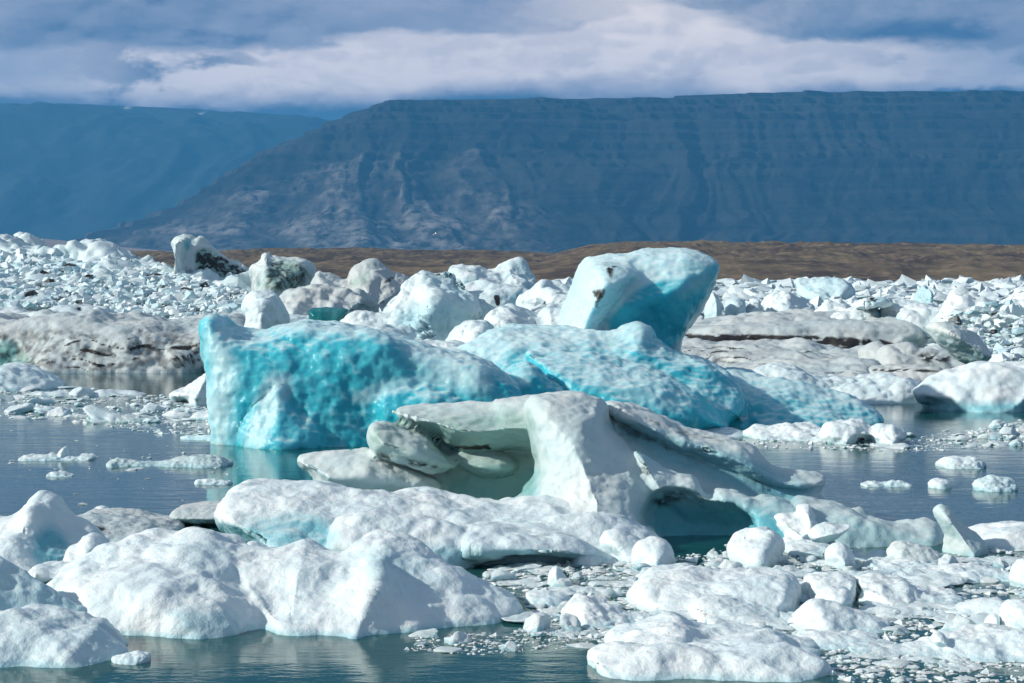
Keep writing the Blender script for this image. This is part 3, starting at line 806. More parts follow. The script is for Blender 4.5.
ice("white_mound", "large rounded white ice mound right of the dark hollow, behind the front floe", "ice floe", [
    slab([(632, 600), (640, 582), (660, 573), (690, 569), (740, 570), (784, 573), (794, 588), (790, 606), (640, 612)], yw=616, h=1.2, p=2.2, sl=.3),
    slab([(690, 612), (700, 590), (722, 578), (760, 574), (788, 578), (794, 598), (785, 618)], yw=618, h=.8, p=2.2, sl=.2, k=.06),
    slab([(686, 622), (700, 606), (730, 600), (760, 602), (782, 612), (785, 626)], yw=627, h=.6, p=2.3, sl=.2, k=.05)],
    res=1.7, noise=[(.08, 1.0, 'f'), (.09, .9, 'p'), (.025, .25, 'r')], wet=.5)
ice("domed_ice_block", "domed smooth ice block in the brash right of the large mound", "ice block", [
    slab([(802, 590), (806, 575), (835, 573), (856, 573), (858, 592), (850, 604), (806, 604)], yw=606, h=.6, p=1.8, sm=1),
    slab([(814, 606), (818, 594), (830, 586), (846, 588), (852, 600), (846, 612)], yw=614, h=.4, p=2.2, k=.04)], res=1.4, noise=[(.05, .4, 'f'), (.012, .1, 'f')])
ice("long_low_floe", "long low floe with a crumpled back, right of the domed ice block", "ice floe", [
    slab([(852, 582), (870, 575), (900, 582), (925, 590), (955, 592), (972, 602), (960, 610), (880, 608)], yw=611, h=.9, p=2.2),
    slab([(856, 596), (880, 588), (900, 598), (905, 610), (860, 610)], yw=610, h=.5, p=2, k=.06)], res=1.6, noise=[(.06, .5, 'f'), (.03, .2, 'f')], wet=.6)
ice("tilted_plate", "grey white tilted ice plate with a raised back edge, above the bottom floes", "ice floe", [
    slab([(780, 628), (800, 612), (815, 600), (830, 604), (870, 612), (897, 626), (880, 634), (790, 636)], yw=636, h=.7, p=2.2)], res=1.6, noise=[(.05, .4, 'f')], wet=.6)
ice("bottom_floe", "big white ice floe at the bottom edge right of centre, smooth and low", "ice floe", [
    slab([(608, 652), (626, 634), (650, 619), (680, 614), (700, 622), (740, 628), (790, 636), (830, 650), (835, 664), (620, 664)], yw=668, h=1.0, p=2.4, sl=.3),
    slab([(586, 660), (620, 652), (660, 644), (720, 640), (780, 648), (824, 664), (834, 680), (640, 680)], yw=682, h=.7, p=2.4, sl=.3, k=.07)],
    res=1.9, noise=[(.12, 1.5, 'f'), (.10, .9, 'p'), (.035, .4, 'r'), (.008, .15, 'f')], wet=.7)
ice("knobbed_floe", "flat ice floe with a knobbly back, right of the big bottom floe", "ice floe", [
    slab([(822, 654), (850, 645), (900, 648), (950, 636), (1000, 628), (1060, 630), (1060, 668), (830, 668)], yw=664, h=.8, p=2.4),
    slab([(930, 642), (935, 634), (945, 636), (950, 646)], yw=657, h=.2, p=2, k=.05)], res=1.8, noise=[(.06, .6, 'f'), (.025, .2, 'f')], wet=.6)
ice("rear_plate", "flat ice plate with a broken edge, behind the knobbly floe", "ice floe", [
    slab([(790, 640), (820, 632), (870, 634), (900, 646), (880, 656), (800, 656)], yw=651, h=.6, p=2.4)], res=1.6, noise=[(.04, .5, 'f'), (.02, .15, 'f')], wet=.5)
ice("spiked_ice_block", "upright pointed ice block leaning left at the right end of the arched iceberg's tail", "ice block", [
    slab([(935, 512), (940, 506), (948, 509), (958, 518), (980, 531), (992, 545), (975, 556), (945, 556), (941, 530)], yw=557, h=.55, p=1.5, sm=1)],
    mat='grey', res=1.4, noise=[(.03, .5, 'f'), (.07, .6, 'p'), (.012, .15, 'r')], wet=.5, base_blue=.12)
ice("long_ridge", "low rounded ice ridge beyond the pointed block, cut by the right edge", "ice floe", [
    slab([(965, 535), (990, 527), (1024, 524), (1070, 528), (1070, 548), (975, 550)], yw=549, h=.9, p=2.4)], res=1.7, noise=SN, wet=.6)
ice("dimpled_floe", "grey dimpled ice floe left of the pointed block", "ice floe", [
    slab([(884, 553), (892, 543), (905, 541), (925, 546), (948, 557), (940, 566), (895, 566)], yw=566, h=.5, p=2.2)], res=1.4, noise=[(.05, .3, 'c'), (.02, .12, 'f')], mat='grey', wet=.5)
ice("edge_block", "big cubic ice block cut by the right edge", "ice block", [
    slab([(1000, 634), (1003, 605), (1012, 598), (1050, 598), (1050, 640)], yw=640, h=.6, p=2.4, sm=1)], res=1.5, noise=[(.05, .5, 'f'), (.015, .12, 'f')])
ice("edge_pebble", "small upright ice lump beside the cubic ice block", "ice block", [
    slab([(984, 630), (986, 617), (993, 612), (1000, 618), (1001, 632)], yw=634, h=.25, p=2)], res=1.2, noise=[(.03, .2, 'f')])
ice("right_plate", "white wedge shaped ice plate left of the cubic ice block", "ice floe", [
    slab([(936, 618), (960, 608), (985, 600), (1004, 598), (1006, 616), (960, 626)], yw=624, h=.6, p=2.2)], res=1.5, noise=[(.04, .4, 'f')], wet=.6)
ice("knob_at_edge", "rounded white ice knob at the right edge, behind the cubic block", "ice block", [
    slab([(1008, 586), (1014, 566), (1024, 558), (1050, 562), (1050, 590)], yw=591, h=.5, p=2.2)], res=1.5, noise=[(.05, .4, 'f')])
ice("drift_floe", "long flat ice floe running to the right edge below the pointed block", "ice floe", [
    slab([(900, 575), (930, 568), (980, 566), (1015, 572), (1020, 584), (920, 584)], yw=583, h=.7, p=2.4)], res=1.6, noise=[(.05, .4, 'f'), (.02, .15, 'f')], wet=.6)
ice("ragged_floe", "thin ragged ice floe in the brash below the arched iceberg's tail", "ice floe", [
    slab([(852, 570), (880, 562), (920, 562), (950, 568), (955, 577), (870, 578)], yw=576, h=.7, p=2.4)], res=1.6, noise=[(.05, .3, 'f'), (.02, .12, 'f')], wet=.6)
ice("boulder_raft", "whitish ice raft with a boulder on its left end, in the brash between the mounds", "ice floe", [
    slab([(560, 622), (566, 606), (580, 596), (600, 600), (612, 606), (650, 612), (672, 622), (650, 630), (570, 628)], yw=629, h=.65, p=1.6),
    slab([(564, 612), (566, 598), (580, 592), (594, 598), (596, 622)], D=25.0, h=.45, p=2, k=.12, foot=False)], res=1.5, noise=[(.06, .4, 'f'), (.02, .15, 'f')], wet=.7)
ice("overlapping_plate", "flat ice plate with a sharp edge beside the humped floe's right tip", "ice piece", [
    slab([(523, 602), (528, 593), (545, 590), (570, 596), (568, 604), (545, 608)], yw=607, h=.45, p=2.4)], res=1.3, noise=[(.03, .3, 'f')], wet=.5)
ice("upright_ice_fin", "small upright ice fin standing in the brash below the snowy shelf", "ice block", [
    slab([(546, 583), (550, 570), (556, 564), (564, 574), (572, 584), (565, 588)], yw=588, h=.3, p=2)], res=1.2, noise=[(.03, .25, 'f')])

# ------------------------------------------------------------------ middle distance, left
ice("banded_ice_slab", "long ice slab with wavy black dirt bands along its front, left of the turquoise iceberg", "iceberg", [
    slab([(-90, 324), (0, 322), (60, 318), (110, 318), (170, 320), (213, 320), (250, 324), (250, 372), (-90, 378)], yw=372, h=9, p=12, sl=.15),
    slab([(20, 368), (34, 350), (60, 340), (90, 336), (120, 336), (150, 343), (180, 346), (214, 342), (222, 372), (30, 372)], yw=373, h=1.2, p=4, sl=.5, k=.4)],
    mat='dirty', res=2.0, noise=[(.4, 4.5, 'f'), (.30, 1.8, 'p'), (.12, .8, 'l'), (.08, .4, 'r')], wet=.3, paint=[
        ('strata', [(34, 372), (36, 346), (60, 338), (130, 334), (214, 340), (225, 372)], .42, 4),
        ('dirt', [(38, 364), (70, 352), (100, 338), (112, 336), (90, 350), (60, 366)], .7, 3), ('dirt', [(-90, 328), (230, 328), (230, 374), (-90, 374)], .5, 6),
        ('green', [(-90, 336), (10, 340), (27, 350), (34, 372), (-90, 380)], .7, 5), ('blue', [(-90, 336), (8, 340), (20, 352), (24, 372), (-90, 380)], .8, 5)])
ice("fluted_ice_wall", "smooth pale ice wall with shallow flutes and a dark crack, on the left above the banded slab", "iceberg", [
    slab([(-90, 310), (0, 309), (30, 311), (60, 308), (80, 309), (110, 309), (116, 330), (-90, 330)], D=92, h=4, p=4, foot=False)],
    mat='far', res=2.0, noise=[(.25, 3, 'f'), (.22, 1.2, 'v')], base_blue=.05, under=.1, paint=[('dirt', [(76, 306), (82, 306), (81, 325), (78, 325)], .95, 1.2)])
ice("rubble_field", "heaped mass of blue white broken ice filling the left behind the banded slab", "iceberg", [
    slab([(-120, 262), (0, 258), (14, 250), (28, 256), (60, 266), (86, 266), (104, 262), (118, 263), (132, 270), (150, 272), (180, 276), (200, 278), (235, 285), (262, 292), (262, 330), (-120, 340)],
         D=128, h=20, p=2.0, sl=5.0, foot=False),
    slab([(-120, 300), (40, 290), (120, 282), (190, 282), (240, 296), (240, 330), (-120, 330)], D=108, h=10, p=2, sl=3, k=1.5, foot=False)],
    mat='far', res=1.9, noise=[(1.4, 8, 'f'), (1.0, 3.0, 'p'), (.7, 1.3, 'p'), (.35, .6, 'c')], base_blue=.14, under=.5, rlx=0,
    paint=[('dirt', [(28, 265), (38, 266), (34, 270)], .8, 2), ('dirt', [(26, 286), (36, 287), (34, 291), (27, 290)], .8, 2),
           ('blue', [(164, 288), (182, 292), (200, 296), (205, 305), (180, 306), (165, 298)], .6, 4), ('dirt', [(168, 293), (178, 296), (186, 302), (172, 302)], .6, 2)])
ice("winged_iceberg", "far iceberg with a white upright left edge and a dark green, dirty and shaded flank sloping right", "iceberg", [
    slab([(174, 276), (173, 245), (177, 237), (190, 235), (196, 240), (201, 237), (207, 247), (225, 259), (242, 268), (258, 279), (252, 291), (215, 292), (175, 290)], D=118, h=4, p=1.5, sm=1, foot=False),
    slab([(176, 278), (174, 246), (178, 238), (188, 238), (186, 276)], D=115, h=2, p=2.4, k=.3, foot=False)],
    mat='grey', res=1.1, noise=[(.3, 4, 'f'), (.45, 2.6, 'p'), (.12, .7, 'r')], base_blue=.05, paint=[
        ('dirt', [(196, 252), (206, 248), (225, 262), (258, 280), (252, 292), (195, 286)], .82, 3), ('green', [(196, 252), (206, 248), (225, 262), (258, 280), (252, 292), (195, 286)], .8, 3), ('blue', [(198, 256), (206, 255), (206, 263), (198, 263)], .8, 2),  # right flank: dirt, with its shaded side also put into the colour
        ('blue', [(185, 240), (192, 239), (190, 248), (185, 250)], .8, 2),
        ('dirt', [(210, 250), (232, 262), (256, 278), (252, 282), (228, 270), (212, 256)], .75, 2), ('dirt', [(195, 272), (220, 270), (250, 280), (250, 292), (200, 284)], .65, 3)])
ice("peaked_iceberg", "far grey green mottled iceberg with a pointed left top, right of the dark winged one", "iceberg", [
    slab([(256, 290), (252, 268), (258, 262), (262, 251), (268, 247), (276, 253), (288, 257), (302, 261), (311, 268), (312, 284), (305, 292)], D=112, h=4, p=1.4, sm=1, foot=False)],
    mat='grey', res=1.1, noise=[(.2, 3.5, 'f'), (.28, 2.0, 'p'), (.12, .7, 'r')], base_blue=.1, paint=[
        ('dirt', [(268, 262), (300, 262), (312, 274), (306, 292), (262, 290)], .62, 4), ('green', [(268, 262), (300, 262), (312, 274), (306, 292), (262, 290)], .7, 4), ('dirt', [(275, 272), (298, 274), (290, 280), (275, 278)], .5, 3)])
ice("sandy_iceberg", "low brownish white iceberg with pale sand streaks behind the small white dome", "iceberg", [
    slab([(310, 286), (316, 270), (330, 272), (348, 282), (355, 272), (370, 265), (382, 268), (396, 276), (412, 282), (414, 300), (310, 302)], D=104, h=4, p=1.5, sm=1, foot=False)],
    mat='dirty', res=1.2, noise=[(.25, 3, 'f'), (.28, 2.0, 'p'), (.10, .7, 'r')], paint=[('dirt', [(384, 278), (396, 274), (392, 282), (384, 284)], .7, 2), ('green', [(350, 280), (370, 270), (368, 284), (352, 290)], .5, 3)])
ice("sandy_iceberg", "wide low cream coloured ice bank between the small white dome and the teal ice", "iceberg", [
    slab([(280, 298), (300, 290), (340, 290), (370, 294), (375, 312), (280, 322)], D=98, h=4, p=2.4, foot=False)],
    mat='dirty', res=1.5, noise=[(.5, 3, 'f'), (.2, 1, 'f')])
ice("small_ice_dome", "small bluish white ice dome behind the left end of the turquoise iceberg", "iceberg", [
    slab([(244, 310), (250, 296), (262, 291), (278, 292), (288, 306), (290, 318), (262, 324), (246, 320)], D=84, h=2, p=2.2, foot=False),
    slab([(150, 330), (200, 322), (250, 318), (300, 318), (340, 322), (345, 360), (150, 360)], D=94, h=5, p=3, k=.3, foot=False)], mat='far', res=1.4, noise=[(.2, 1.8, 'f'), (.25, 1.5, 'p'), (.04, .3, 'r')], base_blue=.10)
ice("teal_ice_slab", "flat dark teal ice slab wedged between white bergs behind the turquoise iceberg", "ice slab", [
    slab([(304, 308), (352, 307), (346, 322), (318, 324)], D=78, h=1.2, p=4, foot=False)], mat='deep', res=1.3, noise=[(.08, .8, 'f')], base_blue=1.0, wet=0, under=0)
ice("ridged_iceberg", "white iceberg with sharp sloping crest, pale blue right face, left of the black stained one", "iceberg", [
    slab([(345, 334), (358, 316), (384, 305), (398, 292), (412, 273), (420, 266), (436, 267), (447, 268), (456, 273), (468, 287), (475, 303), (478, 318), (440, 334), (380, 340)], D=76, h=3, p=1.15, sm=1, sl=.8, foot=False),
    slab([(345, 335), (370, 328), (420, 326), (440, 336), (420, 352), (350, 352)], D=70, h=2, p=2.2, k=.1, foot=False)],
    mat='far', res=1.5, noise=[(.4, 3, 'f'), (.45, 2.4, 'p'), (.10, .6, 'r')], base_blue=.14, paint=[('blue', [(400, 312), (450, 300), (475, 320), (430, 334), (390, 326)], .45, 7), ('blue', [(448, 274), (462, 285), (476, 318), (460, 322)], .35, 5)])
ice("stained_iceberg", "blue white iceberg with two short black stains on its front shelf", "iceberg", [
    slab([(442, 292), (449, 270), (475, 263), (484, 266), (498, 268), (510, 262), (526, 266), (540, 284), (549, 308), (530, 316), (450, 312)], D=86, h=3.5, p=1.3, sl=.8, sm=1, foot=False),
    slab([(450, 306), (452, 292), (480, 290), (522, 292), (545, 305), (548, 318), (460, 322)], D=80, h=2.5, p=3.5, k=.15, foot=False)],
    mat='far', res=1.4, noise=[(.4, 2.5, 'f'), (.4, 2.2, 'p'), (.08, .6, 'r')], base_blue=.25, ytop=.5, paint=[
        ('blue', [(462, 280), (480, 275), (530, 285), (540, 292), (470, 288)], .6, 4),
        ('blue', [(510, 295), (545, 295), (548, 318), (520, 316)], .6, 4), ('dirt', [(494, 295), (500, 295), (500, 306), (496, 306)], 1, .9), ('dirt', [(517, 295), (522, 295), (521, 306), (518, 306)], 1, .9)])
ice("rounded_iceberg", "rounded white ice lump in front of the stained iceberg", "iceberg", [
    slab([(484, 322), (490, 312), (505, 305), (522, 307), (538, 318), (548, 330), (500, 344)], D=66, h=2, p=2, foot=False),
    slab([(536, 322), (548, 309), (558, 312), (572, 310), (575, 340), (540, 336)], D=66, h=1.5, p=2, k=.2, foot=False)], mat='far', res=1.4, noise=[(.2, 1.8, 'f'), (.25, 1.5, 'p'), (.04, .3, 'r')], base_blue=.08)
ice("rounded_iceberg", "cluster of rounded white ice lumps above the scalloped wall, right of the ridged iceberg", "iceberg", [
    slab([(450, 346), (456, 330), (472, 320), (488, 323), (500, 340), (480, 360), (455, 360)], D=60, h=1.6, p=2, foot=False),
    slab([(400, 352), (412, 340), (440, 338), (462, 342), (470, 360), (410, 370)], D=57, h=1.6, p=2, k=.2, foot=False),
    slab([(428, 362), (440, 352), (460, 352), (480, 360), (470, 375), (430, 372)], D=54, h=1.2, p=2, k=.15, foot=False)], mat='far', res=1.5, noise=[(.2, 1.8, 'f'), (.25, 1.5, 'p'), (.04, .3, 'r')], base_blue=.08)
ice("broken_white_bank", "jumbled white ice bank at the tilted block's left foot, under the brown hills", "iceberg", [
    slab([(520, 300), (550, 296), (575, 290), (600, 300), (600, 340), (520, 340)], D=75, h=4, p=2, foot=False)], mat='far', res=1.6, noise=[(.5, 2, 'p'), (.3, 1, 'p'), (.15, .5, 'c')], base_blue=.12, rlx=0)
ice("pointed_floe", "pointed bluish white floe at the left edge, in front of the banded slab", "ice floe", [
    slab([(-60, 366), (0, 366), (12, 362), (30, 366), (50, 375), (68, 387), (60, 392), (-60, 392)], yw=392, h=3, p=2)],
    res=1.7, noise=[(.12, 1, 'f'), (.03, .3, 'f')], base_blue=.12, wet=.6)
ice("grounded_floe", "rounded white floe touching the left foot of the turquoise iceberg", "ice floe", [
    slab([(172, 392), (190, 384), (205, 374), (214, 370), (222, 392), (220, 404), (175, 400)], yw=406, h=1.6, p=2.2)], res=1.6, noise=[(.12, .8, 'f'), (.04, .3, 'f')], wet=.4)

# ------------------------------------------------------------------ middle distance, right
DN = [(.3, 3, 'f'), (.25, 2.0, 'p'), (.15, .8, 'l'), (.06, .4, 'r')]
ice("layered_floe", "wide flat ice platform with thick black dirt line along its edge, beside tilted block", "ice floe", [
    slab([(660, 332), (700, 326), (760, 318), (820, 314), (890, 318), (900, 345), (680, 345)], yw=349, h=9, p=12, sl=.3, k=.2)],
    mat='dirty', res=2.0, noise=DN, paint=[('dirt', [(670, 335), (740, 333), (810, 336), (895, 339), (895, 352), (780, 352), (670, 352)], 1, 2.2), ('dirt', [(790, 312), (830, 316), (815, 322), (800, 320)], .35, 5)])
ice("layered_floe", "flat grey ice platform with thin cracks, just below the black line", "ice floe", [
    slab([(655, 356), (690, 346), (760, 347), (880, 352), (885, 362), (860, 370), (680, 372)], yw=371, h=4.5, p=10, sl=.3)],
    mat='dirty', res=2.0, noise=DN, paint=[('strata', [(655, 345), (890, 348), (890, 372), (655, 372)], .35, 2), ('dirt', [(715, 360), (745, 362), (730, 365)], .8, 2)])
ice("layered_floe", "lowest flat ice platform, above the turquoise iceberg's tongue", "ice floe", [
    slab([(690, 372), (740, 366), (800, 362), (868, 364), (869, 378), (700, 384)], yw=381, h=2.2, p=5),
    slab([(790, 372), (868, 370), (868, 384), (800, 384)], yw=384, h=1.6, p=5, k=.05)],
    mat='dirty', res=1.8, noise=DN, paint=[('dirt', [(812, 372), (868, 370), (868, 373), (815, 375)], .9, 1.2)])
ice("layered_floe", "dark stained ice platform under the slanted egg shaped block", "ice floe", [
    slab([(871, 352), (900, 348), (948, 350), (985, 362), (985, 378), (872, 380)], yw=378, h=3, p=5),
    slab([(871, 372), (935, 370), (940, 386), (872, 386)], yw=385, h=1.5, p=5, k=.05)],
    mat='dirty', res=1.8, noise=DN, paint=[('dirt', [(916, 353), (950, 352), (952, 364), (920, 364)], .85, 4), ('dirt', [(872, 368), (940, 370), (940, 373), (872, 372)], .8, 1.2)])
ice("white_rise", "rough white ice bank below the layered platforms, behind the tongue of the turquoise iceberg", "ice floe", [
    slab([(740, 378), (760, 368), (775, 362), (800, 368), (820, 376), (850, 378), (880, 376), (915, 378), (922, 392), (905, 402), (780, 402)], yw=402, h=2.2, p=2.4),
    slab([(820, 392), (850, 380), (900, 376), (922, 385), (920, 398), (840, 402)], yw=404, h=1, p=2, k=.1)],
    res=1.8, noise=[(.14, 1.0, 'f'), (.05, .3, 'f')], base_blue=.1, wet=.4)
ice("snowy_dome", "big smooth white ice dome with a faint blue dimple, beside a thin teal gap", "iceberg", [
    slab([(884, 344), (884, 309), (893, 303), (916, 301), (934, 305), (946, 311), (955, 323), (950, 336), (935, 344), (918, 349)], D=106, h=3.2, p=2.3, foot=False)],
    mat='far', res=1.2, noise=[(.2, 2, 'f'), (.35, 1.8, 'p'), (.05, .4, 'f')], base_blue=.03, paint=[('blue', [(892, 316), (900, 312), (902, 322), (895, 326)], .3, 3), ('dirt', [(885, 338), (915, 344), (915, 349), (885, 346)], .7, 2)])
ice("capped_iceberg", "white sloping berg with a black earth cap overhanging a thin teal gap", "iceberg", [
    slab([(800, 330), (820, 310), (845, 304), (862, 306), (876, 310), (883, 330), (884, 345), (800, 345)], D=108, h=3.5, p=2.6, foot=False),
    slab([(855, 308), (860, 301), (875, 298), (890, 301), (886, 306), (870, 308)], D=106, h=1.6, p=2.2, k=.15, foot='air')],
    mat='far', res=1.2, noise=[(.2, 2, 'f'), (.45, 1.8, 'p'), (.06, .4, 'f')], paint=[('dirt', [(866, 297), (892, 300), (886, 305), (868, 303)], .95, 1.6), ('blue', [(876, 306), (884, 306), (886, 332), (882, 332)], .95, 1.5), ('dirt', [(832, 312), (850, 310), (848, 322), (838, 324)], .35, 3)])
ice("slanted_ice_egg", "smooth egg shaped ice block tilted down to the right, teal along its lower edge", "ice boulder", [
    slab([(926, 327), (932, 322), (945, 323), (958, 327), (976, 337), (988, 350), (990, 358), (978, 366), (962, 360), (948, 350), (936, 340)], D=72, h=1.5, p=2.2, foot='air')],
    mat='grey', res=1.1, noise=[(.1, 1.2, 'f'), (.08, 1.2, 'p'), (.03, .3, 'f')], paint=[('green', [(945, 350), (962, 358), (978, 363), (975, 368), (955, 362)], .5, 3)])
ice("long_white_floe", "thick white floe with teal washed foot, reaching the right edge above open water", "ice floe", [
    slab([(913, 392), (918, 386), (935, 377), (952, 370), (978, 365), (1010, 362), (1090, 360), (1090, 405), (930, 408), (920, 402)], yw=413, h=2.3, p=2.3)],
    res=1.9, noise=[(.16, 1.6, 'f'), (.12, .9, 'p'), (.05, .35, 'c')], wet=1.0, base_blue=.05, paint=[('blue', [(918, 396), (960, 404), (1090, 402), (1090, 416), (918, 412)], .7, 4)])
ice("right_rubble_bank", "jumbled white ice bank with blue pockets at the right edge behind the egg shaped block", "iceberg", [
    slab([(945, 320), (960, 308), (985, 306), (1010, 300), (1090, 296), (1090, 370), (990, 370), (960, 350)], D=98, h=7, p=2, sl=1.5, foot=False)],
    mat='far', res=1.7, noise=[(.9, 4, 'f'), (.6, 2, 'p'), (.35, 1.0, 'p'), (.15, .5, 'c')], base_blue=.05, rlx=0, paint=[('blue', [(990, 324), (1005, 322), (1006, 334), (992, 336)], .5, 4), ('dirt', [(980, 312), (1002, 312), (1000, 317), (982, 318)], .9, 2)])
ice("white_hill_iceberg", "white cone shaped berg with grey boulder on its left, right of the tilted block", "iceberg", [
    slab([(752, 316), (762, 300), (770, 292), (786, 288), (800, 296), (818, 308), (822, 318)], D=128, h=4, p=1.2, sm=1, foot=False),
    slab([(736, 316), (745, 305), (757, 297), (762, 308), (758, 318)], D=126, h=2, p=2, k=.1, foot=False)],
    mat='far', res=1.2, noise=[(.3, 2, 'f'), (.08, .5, 'f')], base_blue=.08, paint=[('dirt', [(742, 304), (758, 298), (760, 312), (745, 312)], .5, 3)])
ice("white_hill_iceberg", "pale blue upright ice slab seen just right of the tilted block's overhang", "iceberg", [
    slab([(702, 318), (706, 296), (712, 290), (722, 300), (722, 318)], D=122, h=2, p=2.4, foot=False),
    slab([(722, 318), (726, 300), (736, 296), (746, 302), (744, 320)], D=124, h=2, p=2.2, k=.1, foot=False)], mat='far', res=1.2, noise=[(.2, 1.5, 'f')], base_blue=.2)
ice("teal_peak_iceberg", "tiny twin peaked berg with teal flanks, far behind the smooth dome", "iceberg", [
    slab([(904, 303), (914, 297), (922, 292), (926, 286), (931, 294), (938, 300), (945, 304)], D=150, h=3, p=2, foot=False)], mat='far', res=1.0, noise=[(.4, 2, 'f')], base_blue=.4)
ice("far_green_iceberg", "low pale green berg on the far water under the brown shore", "iceberg", [
    slab([(788, 287), (800, 280), (818, 276), (838, 278), (852, 284), (850, 292), (795, 292)], D=260, h=7, p=2, foot=False)], mat='far', res=1.0, noise=[(1.0, 5, 'f')], base_blue=.25)
ice("capsule_floe", "row of rounded white ice lumps on the water below the turquoise iceberg's tongue", "ice floe", [
    slab([(740, 433), (760, 427), (795, 423), (820, 424), (826, 438), (770, 440)], yw=441, h=1.4, p=1.7),
    slab([(820, 436), (826, 424), (850, 421), (870, 424), (872, 440), (824, 442)], yw=445, h=.9, p=2.2, k=.05),
    slab([(868, 434), (876, 425), (895, 424), (906, 436), (900, 444), (870, 443)], yw=446, h=.8, p=2.2, k=.05)],
    res=1.5, noise=[(.12, .7, 'f'), (.04, .25, 'f')], paint=[('dirt', [(856, 437), (864, 437), (864, 442), (857, 442)], .95, 1.5), ('dirt', [(810, 432), (818, 434), (814, 437)], .9, 1.5)])
ice("white_strip_floe", "low white floe strip left of the row of rounded lumps", "ice floe", [
    slab([(690, 432), (700, 428), (735, 427), (748, 434), (730, 440), (695, 438)], yw=437, h=1.0, p=2.4)], res=1.4, noise=[(.05, .5, 'f')])

# small floes on open water
def small(label, slabs, **kw):
    return ice("drifting_ice", label, "ice piece", slabs, res=kw.pop('res', 1.0), noise=kw.pop('noise', [(.05, .4, 'f'), (.02, .12, 'f')]), **kw)
small("thin floating plate with an upright white fin, on the open water at left", [
    slab([(18, 458), (30, 455), (62, 456), (95, 455), (94, 460), (24, 461)], yw=461, h=.4, p=2), slab([(56, 460), (60, 450), (67, 444), (68, 460)], yw=460, h=.2, p=2, k=.03), slab([(48, 460), (52, 452), (56, 460)], yw=460, h=.15, p=2, k=.03)])
small("long grey green slushy raft in the water left of the turquoise iceberg", [
    slab([(106, 466), (112, 458), (130, 461), (160, 462), (180, 458), (200, 454), (222, 456), (234, 462), (225, 468), (120, 470)], yw=468, h=.7, p=2.2)], mat='grey', base_blue=.15)
small("narrow thin plate under the finned one", [slab([(46, 474), (60, 471), (76, 474), (74, 477), (48, 477)], yw=477, h=.25, p=2)])
small("low flat plate right of the slushy raft, near the turquoise reflection", [slab([(194, 482), (210, 480), (232, 482), (230, 485), (200, 485)], yw=485, h=.25, p=2)])
small("flat ragged white floe on open water at right, farther of two", [slab([(935, 463), (946, 457), (960, 458), (975, 457), (986, 464), (975, 469), (940, 468)], yw=469, h=.6, p=2.2)])
small("smooth oval ice piece on open water close to the right edge", [slab([(970, 486), (976, 478), (992, 475), (1010, 478), (1020, 487), (1005, 492), (978, 491)], yw=492, h=.5, p=2)], base_blue=.15)
small("thin double strip of ice on open water right of the arched berg", [slab([(858, 482), (872, 480), (880, 483), (898, 481), (916, 484), (910, 487), (865, 486)], yw=487, h=.3, p=2)])
small("tiny crumbly ice piece left of the oval one", [slab([(928, 484), (934, 480), (940, 479), (952, 483), (948, 489), (932, 489)], yw=489, h=.3, p=2)])
small("thin plate at the waterline left of the turquoise iceberg", [slab([(177, 438), (190, 436), (215, 436), (218, 439), (190, 440)], yw=440, h=.4, p=2)])
small("long low strip of ice halfway between the left shore ice and the fin", [slab([(90, 418), (105, 415), (140, 415), (158, 419), (140, 423), (98, 423)], yw=422, h=.8, p=2)], mat='grey')

# ------------------------------------------------------------------ loose ice
def chunk_mesh(seed, n=22, flat=1.0, planes=11, name="ice_chunk", mat='snow', rnd=.10, blue=0.05, lump=0.0):
    rs = np.random.RandomState(seed)
    g = np.linspace(-1.35, 1.35, n).astype(np.float32); c = float(g[1] - g[0])
    X, Y, Z = np.meshgrid(g, g, g, indexing='ij')
    F = np.sqrt(X * X + Y * Y + Z * Z) - 1.05
    for _ in range(planes):
        v = rs.normal(size=3); v /= np.linalg.norm(v); d = rs.uniform(.55, .95)
        G = X * v[0] + Y * v[1] + Z * v[2] - d
        h = np.clip(.5 - .5 * (G - F) / rnd, 0, 1); F = G * (1 - h) + F * h + rnd * h * (1 - h)
    P = np.stack([X.ravel(), Y.ravel(), Z.ravel()], 1) * 1.6 + seed * 3.1
    F = F + (.10 * fbm(P, 3) + .10 * facet(P * 1.1)).reshape(F.shape)
    V, Q = surface_nets(F, (-1.35,) * 3, c)
    V, Q = biggest(V, Q); V = relax(V, Q, 1)
    V[:, 2] *= flat
    if lump: V[:, 2] += flat * lump * (fbm(V * np.array([2.5, 2.5, 0]) + seed, 4) + .5 * facet(V * np.array([3., 3., 0]) + seed + .5)) * (V[:, 2] > -.2 * flat) * np.clip(1.1 - (V[:, 0] ** 2 + V[:, 1] ** 2), .15, 1)
    paint = np.zeros((len(V), 3)); paint[:, 0] = np.clip(blue + .35 * (V[:, 2] < .1 * flat), 0, 1)
    paint[:, 1] = 0
    return V, Q, paint
PROTO = []
for i in range(14):
    fl = [1.0, .8, .6, .4, .28, .9, .5, .33, .7, .22, .45, .3, .6, .25][i]
    V, Q, pt = chunk_mesh(100 + i, 30, fl, planes=8 + i % 5, rnd=.015 + .02 * (i % 3), blue=[.0, .05, .1, .0][i % 4])
    PROTO.append((V, Q, pt, np_mesh("ice_chunk", V, Q, True, pt, M['snow']), fl))
TALL = [i for i in range(14) if PROTO[i][4] >= .6]; MID = [i for i in range(14) if .35 <= PROTO[i][4] < .65]; FLAT = [i for i in range(14) if PROTO[i][4] < .35]

PLATE = []
for i in range(5):
    V, Q, pt = chunk_mesh(200 + i, 34, .10, planes=13, rnd=.06, blue=.08, lump=.9)
    PLATE.append(len(PROTO)); PROTO.append((V, Q, pt, np_mesh("ice_plate", V, Q, True, pt, M['snow']), .10))

